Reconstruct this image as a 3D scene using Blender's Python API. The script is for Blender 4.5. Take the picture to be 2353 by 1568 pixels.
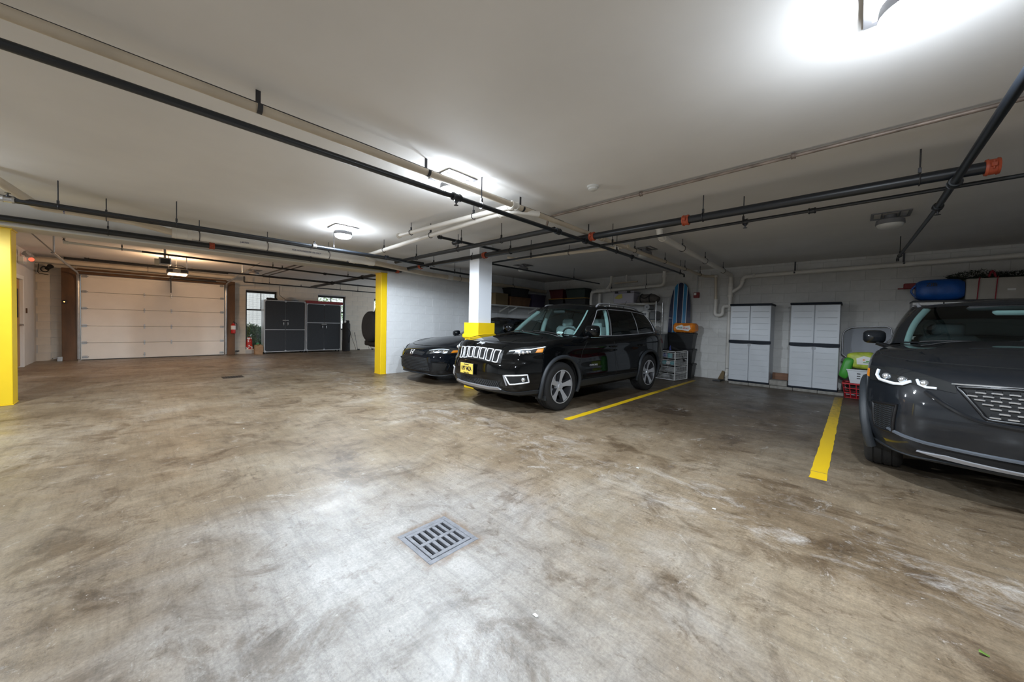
import bpy, math, random
import numpy as np
from mathutils import Vector, Matrix
from mathutils.bvhtree import BVHTree
random.seed(7); RNG = np.random.default_rng(7)
for _o in list(bpy.data.objects): bpy.data.objects.remove(_o)
SC = bpy.context.scene; COL = SC.collection; PI = math.pi

# ---------------------------------------------------------------- camera
F_PX, CY_PX, YAW, PITCH, ROLL = 822.45, 765.55, math.radians(43.732), math.radians(1.424), math.radians(1.2846)
EYE = Vector((0, 0, 1.25))
fw = Vector((-math.sin(YAW)*math.cos(PITCH), math.cos(YAW)*math.cos(PITCH), -math.sin(PITCH)))
rt = fw.cross(Vector((0, 0, 1))).normalized(); up = rt.cross(fw)
rt, up = rt*math.cos(ROLL)+up*math.sin(ROLL), up*math.cos(ROLL)-rt*math.sin(ROLL)
cd = bpy.data.cameras.new('camera'); cam = bpy.data.objects.new('camera', cd); COL.objects.link(cam)
cam.matrix_world = Matrix(((rt.x, up.x, -fw.x, EYE.x), (rt.y, up.y, -fw.y, EYE.y), (rt.z, up.z, -fw.z, EYE.z), (0, 0, 0, 1)))
cd.sensor_fit = 'HORIZONTAL'; cd.sensor_width = 36; cd.lens = F_PX/2353*36
cd.shift_y = -(784-CY_PX)/2353; cd.clip_start = .05; cd.clip_end = 200
SC.camera = cam
# ---------------------------------------------------------------- world, exposure
W_ = bpy.data.worlds.new('sky'); SC.world = W_; W_.use_nodes = True
_bg = W_.node_tree.nodes['Background']; _bg.inputs[0].default_value = (.80, .90, 1, 1); _bg.inputs[1].default_value = 2.2
SC.view_settings.view_transform = 'Standard'; SC.view_settings.look = 'None'
SC.view_settings.gamma = 1; SC.view_settings.use_curve_mapping = False
SC.view_settings.exposure = 0.26
LAMP_W = 26.0        # power of one lit canopy lamp
LENS = 60.0           # radiance of the lit lenses
UPL = 200.0            # radiance of the ring added to light the ceiling
LAMP_COL = (.80, .90, 1.0)
# photometric file of the canopy lamps: wide beam, sharp cut-off just below the horizontal
_va = [0, 20, 40, 55, 65, 72, 77, 80, 82, 84, 86, 90, 97, 106, 125, 150, 180]
_cd = [1.0, 1.0, 1.05, 1.15, 1.3, 1.4, 1.35, 1.15, .75, .36, .14, .06, .07, .11, .10, .03, .0]
IES = bpy.data.texts.new('canopy_lamp_photometry')
IES.write('IESNA:LM-63-1995\nTILT=NONE\n1 1000 1 %d 1 1 2 0.1 0.1 0.1\n1 1 1\n%s\n0\n%s\n' % (len(_va), ' '.join(map(str, _va)), ' '.join('%.1f' % (c*100) for c in _cd)))
def canopy_light(x, y, z, w=1.0):
    ld = bpy.data.lights.new('lamp_light', 'POINT'); ld.energy = LAMP_W*w; ld.color = LAMP_COL; ld.shadow_soft_size = .055; ld.use_nodes = True
    N, L = ld.node_tree.nodes, ld.node_tree.links; e = next(n for n in N if n.type == 'EMISSION')
    t = N.new('ShaderNodeTexIES'); t.mode = 'INTERNAL'; t.ies = IES; t.inputs['Strength'].default_value = 1.0
    L.new(t.outputs[0], e.inputs['Strength']); o = bpy.data.objects.new('lamp_light', ld); COL.objects.link(o); o.location = (x, y, z); return o
# ---------------------------------------------------------------- materials
MT = {}
def nt(name):
    m = bpy.data.materials.new(name); m.use_nodes = True; MT[name] = m
    t = m.node_tree; return m, t, t.nodes, t.links, t.nodes['Principled BSDF']
def mat(name, col, rough=.5, metal=0., coat=0., var=0., scale=6., bump=0., bscale=60., spec=.5, emit=0., ecol=None, crough=.03, stretch=None):
    m, t, N, L, p = nt(name)
    p.inputs['Base Color'].default_value = (*col, 1); p.inputs['Roughness'].default_value = rough
    p.inputs['Metallic'].default_value = metal; p.inputs['Coat Weight'].default_value = coat
    p.inputs['Coat Roughness'].default_value = crough; p.inputs['Specular IOR Level'].default_value = spec
    if emit:
        p.inputs['Emission Color'].default_value = (*(ecol or col), 1); p.inputs['Emission Strength'].default_value = emit
    if var or bump:
        tc = N.new('ShaderNodeTexCoord'); src = tc.outputs['Object']
        if stretch:
            mp = N.new('ShaderNodeMapping'); mp.inputs['Scale'].default_value = stretch
            L.new(src, mp.inputs[0]); src = mp.outputs[0]
    if var:
        n = N.new('ShaderNodeTexNoise'); n.inputs['Scale'].default_value = scale; n.inputs['Detail'].default_value = 5
        L.new(src, n.inputs['Vector'])
        r = N.new('ShaderNodeValToRGB'); L.new(n.outputs['Fac'], r.inputs[0])
        r.color_ramp.elements[0].position = .3; r.color_ramp.elements[1].position = .7
        r.color_ramp.elements[0].color = (*[c*(1-var) for c in col], 1)
        r.color_ramp.elements[1].color = (*[min(1, c*(1+var)) for c in col], 1)
        L.new(r.outputs[0], p.inputs['Base Color'])
    if bump:
        n2 = N.new('ShaderNodeTexNoise'); n2.inputs['Scale'].default_value = bscale; n2.inputs['Detail'].default_value = 3
        L.new(src, n2.inputs['Vector'])
        b = N.new('ShaderNodeBump'); b.inputs['Strength'].default_value = bump; b.inputs['Distance'].default_value = .01
        L.new(n2.outputs['Fac'], b.inputs['Height']); L.new(b.outputs[0], p.inputs['Normal'])
    return m
def glass(name, tint, refl=.05, rough=.0):
    m, t, N, L, p = nt(name); N.remove(p)
    o = N['Material Output']
    tr = N.new('ShaderNodeBsdfTransparent'); tr.inputs[0].default_value = (*tint, 1)
    gl = N.new('ShaderNodeBsdfGlossy'); gl.inputs['Roughness'].default_value = rough; gl.inputs['Color'].default_value = (1, 1, 1, 1)
    lw = N.new('ShaderNodeLayerWeight'); lw.inputs['Blend'].default_value = .5
    pw = N.new('ShaderNodeMath'); pw.operation = 'POWER'; pw.inputs[1].default_value = 5; L.new(lw.outputs['Facing'], pw.inputs[0])
    fr = N.new('ShaderNodeMath'); fr.operation = 'MULTIPLY_ADD'; fr.inputs[1].default_value = 1-refl; fr.inputs[2].default_value = refl; L.new(pw.outputs[0], fr.inputs[0])
    mx = N.new('ShaderNodeMixShader')
    L.new(fr.outputs[0], mx.inputs[0]); L.new(tr.outputs[0], mx.inputs[1]); L.new(gl.outputs[0], mx.inputs[2]); L.new(mx.outputs[0], o.inputs[0])
    return m
def emis(name, col, s):
    m, t, N, L, p = nt(name); N.remove(p); e = N.new('ShaderNodeEmission')
    e.inputs[0].default_value = (*col, 1); e.inputs[1].default_value = s; L.new(e.outputs[0], N['Material Output'].inputs[0]); return m

# ---------------------------------------------------------------- mesh builder
class MB:
    def __init__(s): s.v = []; s.f = []
    def add(s, vs, fs):
        o = len(s.v); s.v.extend([tuple(map(float, v)) for v in vs]); s.f.extend([tuple(i+o for i in f) for f in fs]); return s
    def box(s, c, d, rz=0., bev=0., R=None):
        hx, hy, hz = d[0]/2, d[1]/2, d[2]/2; b = min(bev, hx*.95, hy*.95, hz*.95)
        if b <= 0:
            vs = [(x, y, z) for z in (-hz, hz) for y in (-hy, hy) for x in (-hx, hx)]
            fs = [(0, 2, 3, 1), (4, 5, 7, 6), (0, 1, 5, 4), (2, 6, 7, 3), (0, 4, 6, 2), (1, 3, 7, 5)]
        else:
            vs = []; idx = {}
            for sx in (-1, 1):
                for sy in (-1, 1):
                    for sz in (-1, 1):
                        for a in range(3):
                            q = [sx*(hx-b), sy*(hy-b), sz*(hz-b)]; q[a] = (sx*hx, sy*hy, sz*hz)[a]
                            idx[(sx, sy, sz, a)] = len(vs); vs.append(tuple(q))
            fs = []
            I = lambda x, y, z, a: idx[(x, y, z, a)]
            for q in (-1, 1):
                f = [I(q, -1, -1, 0), I(q, 1, -1, 0), I(q, 1, 1, 0), I(q, -1, 1, 0)]; fs.append(f if q > 0 else f[::-1])
                f = [I(-1, q, -1, 1), I(-1, q, 1, 1), I(1, q, 1, 1), I(1, q, -1, 1)]; fs.append(f if q > 0 else f[::-1])
                f = [I(-1, -1, q, 2), I(1, -1, q, 2), I(1, 1, q, 2), I(-1, 1, q, 2)]; fs.append(f if q > 0 else f[::-1])
            for p in (-1, 1):
                for q in (-1, 1):
                    f = [I(-1, p, q, 1), I(1, p, q, 1), I(1, p, q, 2), I(-1, p, q, 2)]; fs.append(f if p*q > 0 else f[::-1])
                    f = [I(p, -1, q, 2), I(p, 1, q, 2), I(p, 1, q, 0), I(p, -1, q, 0)]; fs.append(f if p*q < 0 else f[::-1])
                    f = [I(p, q, -1, 0), I(p, q, 1, 0), I(p, q, 1, 1), I(p, q, -1, 1)]; fs.append(f if p*q < 0 else f[::-1])
                    for r in (-1, 1):
                        f = [I(p, q, r, 0), I(p, q, r, 1), I(p, q, r, 2)]; fs.append(f if p*q*r > 0 else f[::-1])
        M = R if R is not None else Matrix.Rotation(rz, 3, 'Z')
        C = Vector(c)
        return s.add([M@Vector(v)+C for v in vs], fs)
    def bb(s, x0, x1, y0, y1, z0, z1, bev=0.):
        return s.box(((x0+x1)/2, (y0+y1)/2, (z0+z1)/2), (abs(x1-x0), abs(y1-y0), abs(z1-z0)), bev=bev)
    def tube(s, pts, r, n=10, closed=False, cap=True, flat=None):
        P = [Vector(p) for p in pts]; m = len(P); rs = r if hasattr(r, '__len__') else [r]*m
        T = []
        for i in range(m):
            if closed: d = P[(i+1) % m]-P[i-1]
            else: d = P[min(i+1, m-1)]-P[max(i-1, 0)]
            T.append(d.normalized() if d.length > 1e-9 else Vector((0, 0, 1)))
        a = Vector((0, 0, 1)) if abs(T[0].z) < .9 else Vector((1, 0, 0))
        u = (a-T[0]*a.dot(T[0])).normalized(); vs = []
        for i in range(m):
            u = u-T[i]*u.dot(T[i]); u = u.normalized() if u.length > 1e-6 else T[i].orthogonal().normalized()
            w = T[i].cross(u)
            for k in range(n):
                q = 2*PI*k/n; vs.append(P[i]+(u*math.cos(q)*(flat or 1)+w*math.sin(q))*rs[i])
        fs = []
        for i in range(m if closed else m-1):
            j = (i+1) % m
            for k in range(n): fs.append((i*n+k, i*n+(k+1) % n, j*n+(k+1) % n, j*n+k))
        if cap and not closed: fs.append(tuple(range(n))[::-1]); fs.append(tuple((m-1)*n+k for k in range(n)))
        return s.add(vs, fs)
    def cyl(s, a, b, r, r2=None, n=16): return s.tube([a, b], [r, r if r2 is None else r2], n)
    def lathe(s, prof, c=(0, 0, 0), n=24, axis='z', cap=True):
        vs = []; C = Vector(c)
        for (r, h) in prof:
            for k in range(n):
                q = 2*PI*k/n; x, y = r*math.cos(q), r*math.sin(q)
                p = {'z': (x, y, h), 'x': (h, x, y), 'y': (y, h, x)}[axis]; vs.append(Vector(p)+C)
        m = len(prof); fs = [(i*n+k, i*n+(k+1) % n, (i+1)*n+(k+1) % n, (i+1)*n+k) for i in range(m-1) for k in range(n)]
        if cap: fs.append(tuple(range(n))[::-1]); fs.append(tuple((m-1)*n+k for k in range(n)))
        return s.add(vs, fs)
    def prism(s, out, h0, h1, axis='z'):
        m = len(out); f = {'z': lambda a, b, h: (a, b, h), 'x': lambda a, b, h: (h, a, b), 'y': lambda a, b, h: (a, h, b)}[axis]
        vs = [f(a, b, h0) for a, b in out]+[f(a, b, h1) for a, b in out]
        fs = [tuple(range(m))[::-1], tuple(range(m, 2*m))]+[(i, (i+1) % m, m+(i+1) % m, m+i) for i in range(m)]
        return s.add(vs, fs)
    def grid(s, P, flip=False):
        m, n = P.shape[:2]; fs = []
        for i in range(m-1):
            for j in range(n-1):
                f = (i*n+j, i*n+j+1, (i+1)*n+j+1, (i+1)*n+j); fs.append(f[::-1] if flip else f)
        return s.add(P.reshape(-1, 3), fs)
    def sphere(s, c, r, n=12, m=8, sc=(1, 1, 1)):
        vs = []; C = Vector(c)
        for i in range(1, m):
            q = PI*i/m
            for k in range(n):
                a = 2*PI*k/n; vs.append((C.x+r*sc[0]*math.sin(q)*math.cos(a), C.y+r*sc[1]*math.sin(q)*math.sin(a), C.z+r*sc[2]*math.cos(q)))
        vs += [(C.x, C.y, C.z+r*sc[2]), (C.x, C.y, C.z-r*sc[2])]; t = len(vs)-2
        fs = [(i*n+k, (i+1)*n+k, (i+1)*n+(k+1) % n, i*n+(k+1) % n) for i in range(m-2) for k in range(n)]
        fs += [(t, k, (k+1) % n) for k in range(n)]+[(t+1, (m-2)*n+(k+1) % n, (m-2)*n+k) for k in range(n)]
        return s.add(vs, fs)
    def xf(s, M):
        s.v = [tuple(M@Vector(v)) for v in s.v]; return s
    def mesh(s, name, smooth=0., off=None):
        me = bpy.data.meshes.new(name); vs = s.v
        if off is not None: vs = [(a-off[0], b-off[1], c-off[2]) for a, b, c in vs]
        me.from_pydata(vs, [], s.f); me.update()
        if smooth: me.shade_smooth(); me.set_sharp_from_angle(angle=math.radians(smooth))
        return me
    def build(s, name, m, parent=None, smooth=0., world=False):
        off = None
        if world and parent is not None: off = wloc(parent)
        me = s.mesh(name, smooth, off); me.materials.append(MT[m] if isinstance(m, str) else m)
        o = bpy.data.objects.new(name, me); COL.objects.link(o)
        if parent is not None: o.parent = parent
        return o
def wloc(o):
    l = Vector(o.location); p = o.parent
    while p: l = l+p.location; p = p.parent
    return l
def tag(o, label=None, cat=None, group=None, kind=None):
    if label: o['label'] = label
    if cat: o['category'] = cat
    if group: o['group'] = group
    if kind: o['kind'] = kind
    return o
def thing(name, label, cat, loc=(0, 0, 0), rz=0., group=None, kind=None):
    o = bpy.data.objects.new(name, None); COL.objects.link(o); o.location = loc; o.rotation_euler = (0, 0, rz)
    o.empty_display_size = .1
    return tag(o, label, cat, group, kind)
def single(mb, name, m, label, cat, smooth=0., group=None, kind=None):
    """a thing that is one mesh, its origin put at its base"""
    V = np.array(mb.v); c = ((V[:, 0].min()+V[:, 0].max())/2, (V[:, 1].min()+V[:, 1].max())/2, V[:, 2].min())
    me = mb.mesh(name, smooth, c); me.materials.append(MT[m] if isinstance(m, str) else m)
    o = bpy.data.objects.new(name, me); COL.objects.link(o); o.location = c
    return tag(o, label, cat, group, kind)
def inst(src_mesh, name, parent, loc, rot=(0, 0, 0), sc=(1, 1, 1)):
    o = bpy.data.objects.new(name, src_mesh); COL.objects.link(o); o.parent = parent; o.location = loc; o.rotation_euler = rot; o.scale = sc
    return o
def copy_tree(o, parent=None):
    c = o.copy(); COL.objects.link(c); c.parent = parent
    for ch in list(o.children): copy_tree(ch, c)
    return c
def rpath(pts, rad, n=5):
    """polyline with rounded corners"""
    P = [Vector(p) for p in pts]; out = [P[0]]
    for i in range(1, len(P)-1):
        a = (P[i-1]-P[i]); b = (P[i+1]-P[i]); r = min(rad, a.length*.49, b.length*.49)
        a = P[i]+a.normalized()*r; b = P[i]+b.normalized()*r
        for k in range(n+1):
            t = k/n; out.append(a*(1-t)**2+P[i]*2*t*(1-t)+b*t*t)
    return out+[P[-1]]
def ring(c, axis, R, r, n=16, m=6):
    c = Vector(c); ax = Vector(axis).normalized(); u = ax.orthogonal().normalized(); w = ax.cross(u)
    return [c+(u*math.cos(2*PI*k/n)+w*math.sin(2*PI*k/n))*R for k in range(n)]
def text_mesh(txt, size, name, depth=.002, bold=False, shear=0, align='CENTER'):
    cu = bpy.data.curves.new(name, 'FONT'); cu.body = txt; cu.size = size; cu.extrude = depth/2; cu.align_x = align; cu.align_y = 'CENTER'; cu.shear = shear
    cu.resolution_u = 3
    if bold: cu.offset = size*.02
    ob = bpy.data.objects.new(name, cu); COL.objects.link(ob)
    dg = bpy.context.evaluated_depsgraph_get(); me = bpy.data.meshes.new_from_object(ob.evaluated_get(dg))
    bpy.data.objects.remove(ob); bpy.data.curves.remove(cu); me.name = name; return me
# ================================================================= materials of the place
def floor_mat():
    m, t, N, L, p = nt('concrete_floor')
    tc = N.new('ShaderNodeTexCoord')
    def noise(scale, detail=6, rough=.6, dist=0., st=None, off=0., rot=0.):
        mp = N.new('ShaderNodeMapping'); mp.inputs['Scale'].default_value = st or (1, 1, 1); mp.inputs['Location'].default_value = (off, off*.7, 0)
        mp.inputs['Rotation'].default_value = (0, 0, rot)
        L.new(tc.outputs['Object'], mp.inputs[0]); n = N.new('ShaderNodeTexNoise')
        n.inputs['Scale'].default_value = scale; n.inputs['Detail'].default_value = detail; n.inputs['Roughness'].default_value = rough
        n.inputs['Distortion'].default_value = dist; L.new(mp.outputs[0], n.inputs['Vector']); return n.outputs['Fac']
    def ramp(src, stops):
        r = N.new('ShaderNodeValToRGB'); L.new(src, r.inputs[0]); e = r.color_ramp.elements
        e[0].position, e[0].color = stops[0][0], (*stops[0][1], 1); e[1].position, e[1].color = stops[-1][0], (*stops[-1][1], 1)
        for pos, c in stops[1:-1]: q = e.new(pos); q.color = (*c, 1)
        return r.outputs[0]
    def mix(a, b, f, mode='MIX'):
        x = N.new('ShaderNodeMix'); x.data_type = 'RGBA'; x.blend_type = mode
        if isinstance(f, float): x.inputs[0].default_value = f
        else: L.new(f, x.inputs[0])
        L.new(a, x.inputs[6]); L.new(b, x.inputs[7]); return x.outputs[2]
    g = lambda v: (v, v, v)
    base = ramp(noise(.70, 9, .60, .7, off=3.1), [(.30, (.165, .118, .072)), (.45, (.245, .185, .120)), (.58, (.300, .240, .168)), (.70, (.36, .31, .245))])
    # paler grey concrete around the drain, dying out in a ragged edge
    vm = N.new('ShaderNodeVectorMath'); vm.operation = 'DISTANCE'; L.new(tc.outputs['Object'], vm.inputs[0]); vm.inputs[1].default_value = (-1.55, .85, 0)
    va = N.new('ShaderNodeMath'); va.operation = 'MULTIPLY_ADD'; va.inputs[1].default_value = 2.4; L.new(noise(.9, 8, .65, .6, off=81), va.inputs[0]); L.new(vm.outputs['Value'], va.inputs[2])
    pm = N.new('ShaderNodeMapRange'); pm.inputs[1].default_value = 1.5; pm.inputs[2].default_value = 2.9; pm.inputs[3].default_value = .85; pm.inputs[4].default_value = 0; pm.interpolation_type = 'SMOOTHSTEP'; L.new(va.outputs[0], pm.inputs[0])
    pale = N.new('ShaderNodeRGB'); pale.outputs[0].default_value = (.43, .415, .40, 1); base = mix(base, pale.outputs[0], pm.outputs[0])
    med = ramp(noise(3.0, 10, .68, .9, off=11), [(.28, (.50, .46, .42)), (.43, (.90, .88, .86)), (.57, (1.04, 1.04, 1.04)), (.72, (1.20, 1.21, 1.23))])
    c = mix(base, med, 1.0, 'MULTIPLY')
    scuff = ramp(noise(8.0, 10, .78, .5, st=(.28, 2.4, 1), off=5, rot=.75), [(.34, g(.66)), (.50, g(1.0)), (.68, g(1.14))])
    c = mix(c, scuff, .8, 'MULTIPLY')
    scr = ramp(noise(5.0, 10, .8, .8, st=(2.2, .4, 1), off=15, rot=.35), [(.38, g(.76)), (.52, g(1.0)), (.70, g(1.12))])
    c = mix(c, scr, .65, 'MULTIPLY')
    spots = ramp(noise(10, 8, .75, .4, off=21), [(.57, g(1)), (.66, (.48, .42, .36))])
    c = mix(c, spots, .75, 'MULTIPLY')
    oil = ramp(noise(1.9, 9, .70, .7, off=33), [(.535, g(1)), (.63, (.46, .40, .34))])
    c = mix(c, oil, .8, 'MULTIPLY')
    # stalls along the storage wall darkened by tyre grime and painted light falloff
    sp = N.new('ShaderNodeSeparateXYZ'); L.new(tc.outputs['Object'], sp.inputs[0])
    ad = N.new('ShaderNodeMath'); ad.operation = 'MULTIPLY_ADD'; ad.inputs[1].default_value = 2.6; L.new(noise(1.1, 8, .7, .5, off=51), ad.inputs[0]); L.new(sp.outputs['Y'], ad.inputs[2])
    mr = N.new('ShaderNodeMapRange'); mr.inputs[1].default_value = 4.6; mr.inputs[2].default_value = 7.0; mr.interpolation_type = 'SMOOTHSTEP'; L.new(ad.outputs[0], mr.inputs[0])
    stall = N.new('ShaderNodeRGB'); stall.outputs[0].default_value = (.44, .42, .41, 1); c = mix(c, mix(c, stall.outputs[0], 1.0, 'MULTIPLY'), mr.outputs[0])
    white = ramp(noise(4.2, 12, .84, 1.2, off=44), [(.575, g(0)), (.65, g(.55))])
    wc = N.new('ShaderNodeRGB'); wc.outputs[0].default_value = (.62, .59, .55, 1)
    c = mix(c, wc.outputs[0], white)
    # dusty scuffs where cars turn into the stalls
    bd = N.new('ShaderNodeMath'); bd.operation = 'MULTIPLY_ADD'; bd.inputs[1].default_value = 2.2; L.new(noise(.55, 6, .6, .5, off=91), bd.inputs[0]); L.new(sp.outputs['Y'], bd.inputs[2])
    pp = N.new('ShaderNodeMath'); pp.operation = 'PINGPONG'; pp.inputs[1].default_value = 60; sb = N.new('ShaderNodeMath'); sb.operation = 'SUBTRACT'; sb.inputs[1].default_value = 4.0; L.new(bd.outputs[0], sb.inputs[0]); L.new(sb.outputs[0], pp.inputs[0])
    bm3 = N.new('ShaderNodeMapRange'); bm3.inputs[1].default_value = .0; bm3.inputs[2].default_value = .5; bm3.inputs[3].default_value = 1; bm3.inputs[4].default_value = 0; bm3.interpolation_type = 'SMOOTHSTEP'; L.new(pp.outputs[0], bm3.inputs[0])
    wn = ramp(noise(3.2, 12, .80, 1.0, st=(.8, 1.3, 1), off=95), [(.50, g(0)), (.66, g(.6))]); ml = N.new('ShaderNodeMath'); ml.operation = 'MULTIPLY'; L.new(wn, ml.inputs[0]); L.new(bm3.outputs[0], ml.inputs[1])
    c = mix(c, wc.outputs[0], ml.outputs[0])
    fine = ramp(noise(75, 5, .75), [(.33, g(.70)), (.67, g(1.22))])
    c = mix(c, fine, .75, 'MULTIPLY')
    # rust and grit around the drain frame
    def mth(op, a, b=None):
        n_ = N.new('ShaderNodeMath'); n_.operation = op
        for k_, q_ in enumerate((a, b)):
            if q_ is None: continue
            if isinstance(q_, (int, float)): n_.inputs[k_].default_value = q_
            else: L.new(q_, n_.inputs[k_])
        return n_.outputs[0]
    bx = mth('MAXIMUM', mth('SUBTRACT', mth('ABSOLUTE', mth('ADD', sp.outputs['X'], 1.705)), .17), mth('SUBTRACT', mth('ABSOLUTE', mth('SUBTRACT', sp.outputs['Y'], 1.20)), .165))
    bx = mth('ADD', bx, mth('MULTIPLY', mth('SUBTRACT', noise(9, 8, .7, .5, off=101), .5), .16))
    mk = N.new('ShaderNodeMapRange'); mk.inputs[1].default_value = .0; mk.inputs[2].default_value = .05; mk.inputs[3].default_value = .85; mk.inputs[4].default_value = 0; L.new(bx, mk.inputs[0])
    rc = N.new('ShaderNodeRGB'); rc.outputs[0].default_value = (.20, .135, .085, 1); c = mix(c, mix(rc.outputs[0], fine, .8, 'MULTIPLY'), mk.outputs[0])
    chips = ramp(noise(38, 3, .6, .0, off=61), [(.70, g(0)), (.74, g(.7))]); c = mix(c, wc.outputs[0], chips)
    dots = ramp(noise(46, 3, .6, .0, off=71), [(.70, g(1)), (.75, g(.35))]); c = mix(c, dots, .8, 'MULTIPLY')
    L.new(c, p.inputs['Base Color'])
    r = ramp(noise(1.6, 7, .65, .5, off=9), [(.3, g(.33)), (.7, g(.55))]); L.new(r, p.inputs['Roughness'])
    p.inputs['Specular IOR Level'].default_value = .55
    b = N.new('ShaderNodeBump'); b.inputs['Strength'].default_value = .16; b.inputs['Distance'].default_value = .02
    L.new(noise(5.5, 6, .62, .2), b.inputs['Height'])
    b2 = N.new('ShaderNodeBump'); b2.inputs['Strength'].default_value = .10; b2.inputs['Distance'].default_value = .004
    L.new(noise(130, 3, .6), b2.inputs['Height']); L.new(b.outputs[0], b2.inputs['Normal'])
    L.new(b2.outputs[0], p.inputs['Normal'])
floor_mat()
mat('ceiling_paint', (.74, .725, .71), .75, var=.05, scale=1.2, bump=.02, bscale=160)
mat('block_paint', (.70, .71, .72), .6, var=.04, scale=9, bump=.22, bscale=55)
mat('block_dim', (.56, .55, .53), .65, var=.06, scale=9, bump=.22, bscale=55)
mat('block_cream', (.62, .56, .47), .65, var=.06, scale=5, bump=.2, bscale=50)
mat('mortar', (.62, .62, .63), .8)
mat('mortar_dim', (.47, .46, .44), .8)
mat('wall_plain', (.60, .58, .55), .7, var=.05, scale=3)
mat('yellow_paint', (.86, .58, .010), .42, var=.03, scale=5, bump=.03, bscale=90)
mat('white_column_paint', (.78, .80, .84), .5)
mat('beam_paint', (.60, .58, .54), .6, var=.05, scale=2)
mat('black_pipe', (.010, .013, .018), .38, spec=.6)
mat('black_pipe_matte', (.016, .016, .017), .6)
mat('pvc', (.72, .69, .64), .42, var=.05, scale=3)
mat('pvc_cream', (.60, .52, .41), .5, var=.10, scale=4)
mat('copper_old', (.26, .21, .18), .5, metal=.5, var=.35, scale=9)
mat('steel', (.55, .55, .55), .35, metal=1)
mat('dark_steel', (.06, .06, .065), .45, metal=.7)
mat('coupling_red', (.42, .075, .030), .45, var=.2, scale=20)
mat('pipe_print', (.12, .13, .2), .6)
mat('band_blue', (.03, .05, .25), .5)
emis('lens_lit', (.88, .94, 1.0), LENS)
emis('added_halo_glow', (.86, .93, 1.0), UPL)
mat('lamp_body', (.17, .17, .18), .5)
mat('lens_off', (.62, .62, .60), .35)
mat('cast_iron', (.20, .205, .225), .5, metal=.25, var=.18, scale=30, bump=.25, bscale=90)
mat('cast_dark', (.035, .028, .022), .7, var=.3, scale=30)
mat('pit_dark', (.012, .010, .009), .9)
mat('stripe_yellow', (.80, .52, .012), .5, var=.06, scale=9)
ZC = 2.75; WR = 9.98; WD = -15.45; XW = -8.0; XE = 6.0; YB = -6.0; YL = -1.85

# ================================================================= floor with two drain pits
D1 = (-1.875, -1.535, 1.035, 1.365); D2 = (-9.62, -9.28, 1.2, 1.56)
def floor_piece(mb, x0, x1, y0, y1, holes):
    xs = sorted({x0, x1, *[h[0] for h in holes], *[h[1] for h in holes]}); ys = sorted({y0, y1, *[h[2] for h in holes], *[h[3] for h in holes]})
    for a, b in zip(xs, xs[1:]):
        for c, d in zip(ys, ys[1:]):
            if any(h[0] <= a and b <= h[1] and h[2] <= c and d <= h[3] for h in holes): continue
            mb.add([(a, c, 0), (b, c, 0), (b, d, 0), (a, d, 0)], [(0, 1, 2, 3)])
    return mb
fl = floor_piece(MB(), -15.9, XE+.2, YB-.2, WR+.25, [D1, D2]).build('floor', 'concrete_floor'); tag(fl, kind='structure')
for i, D in enumerate((D1, D2)):
    x0, x1, y0, y1 = D; cx, cy = (x0+x1)/2, (y0+y1)/2
    t = thing('floor_drain', ['cast iron slotted floor drain in the bare concrete in front of the black SUV', 'dark floor drain near the white garage door'][i], 'drain', (cx, cy, -.25), group='floor drains')
    m = MB()
    for (a, b, c, d) in ((x0, x0+.012, y0, y1), (x1-.012, x1, y0, y1), (x0, x1, y0, y0+.012), (x0, x1, y1-.012, y1)): m.bb(a, b, c, d, -.25, -.002)
    m.bb(x0, x1, y0, y1, -.26, -.25); m.build('pit', 'pit_dark', t, world=True)
    m = MB(); w = .030
    for (a, b, c, d) in ((x0, x0+w, y0, y1), (x1-w, x1, y0, y1), (x0+w, x1-w, y0, y0+w), (x0+w, x1-w, y1-w, y1)): m.bb(a, b, c, d, -.02, .002, .002)
    m.build('frame', ('cast_iron', 'cast_dark')[i], t, world=True)
    # grate plate: two rows of six slots along y
    m = MB(); gx0, gx1, gy0, gy1 = x0+.033, x1-.033, y0+.033, y1-.033
    e = .024; xm = (gx0+gx1)/2; rw = (gx1-gx0-3*e)/2
    for (a, b) in ((gx0, gx0+e), (xm-e/2, xm+e/2), (gx1-e, gx1)): m.bb(a, b, gy0, gy1, -.018, .004, .002)
    n = 6; sl = .019; gap = (gy1-gy0-n*sl)/(n+1)
    for (a, b) in ((gx0+e, xm-e/2), (xm+e/2, gx1-e)):
        for k in range(n+1):
            q = gy0+k*(gap+sl); m.bb(a, b, q, q+gap, -.018, .004, .002)
    m.build('grate', ('cast_iron', 'cast_dark')[i], t, world=True)
# ================================================================= ceiling and plain walls
m = MB().bb(-15.9, XE+.2, YB-.2, WR+.25, ZC, ZC+.2); tag(m.build('ceiling', 'ceiling_paint'), kind='structure')
for nm, b in (('wall_rear', (XW-.3, XE+.2, YB-.2, YB)), ('wall_east', (XE, XE+.2, YB, WR)), ('wall_west_bay', (XW-.3, XW-.1, YB, YL-.2))):
    tag(MB().bb(*b, 0, ZC).build(nm, 'wall_plain'), kind='structure')
# painted concrete beam carried by the yellow pillars
tag(MB().bb(-8.50, -8.03, YB, 4.10, 2.385, ZC, .01).build('beam', 'beam_paint'), kind='structure')
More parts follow.
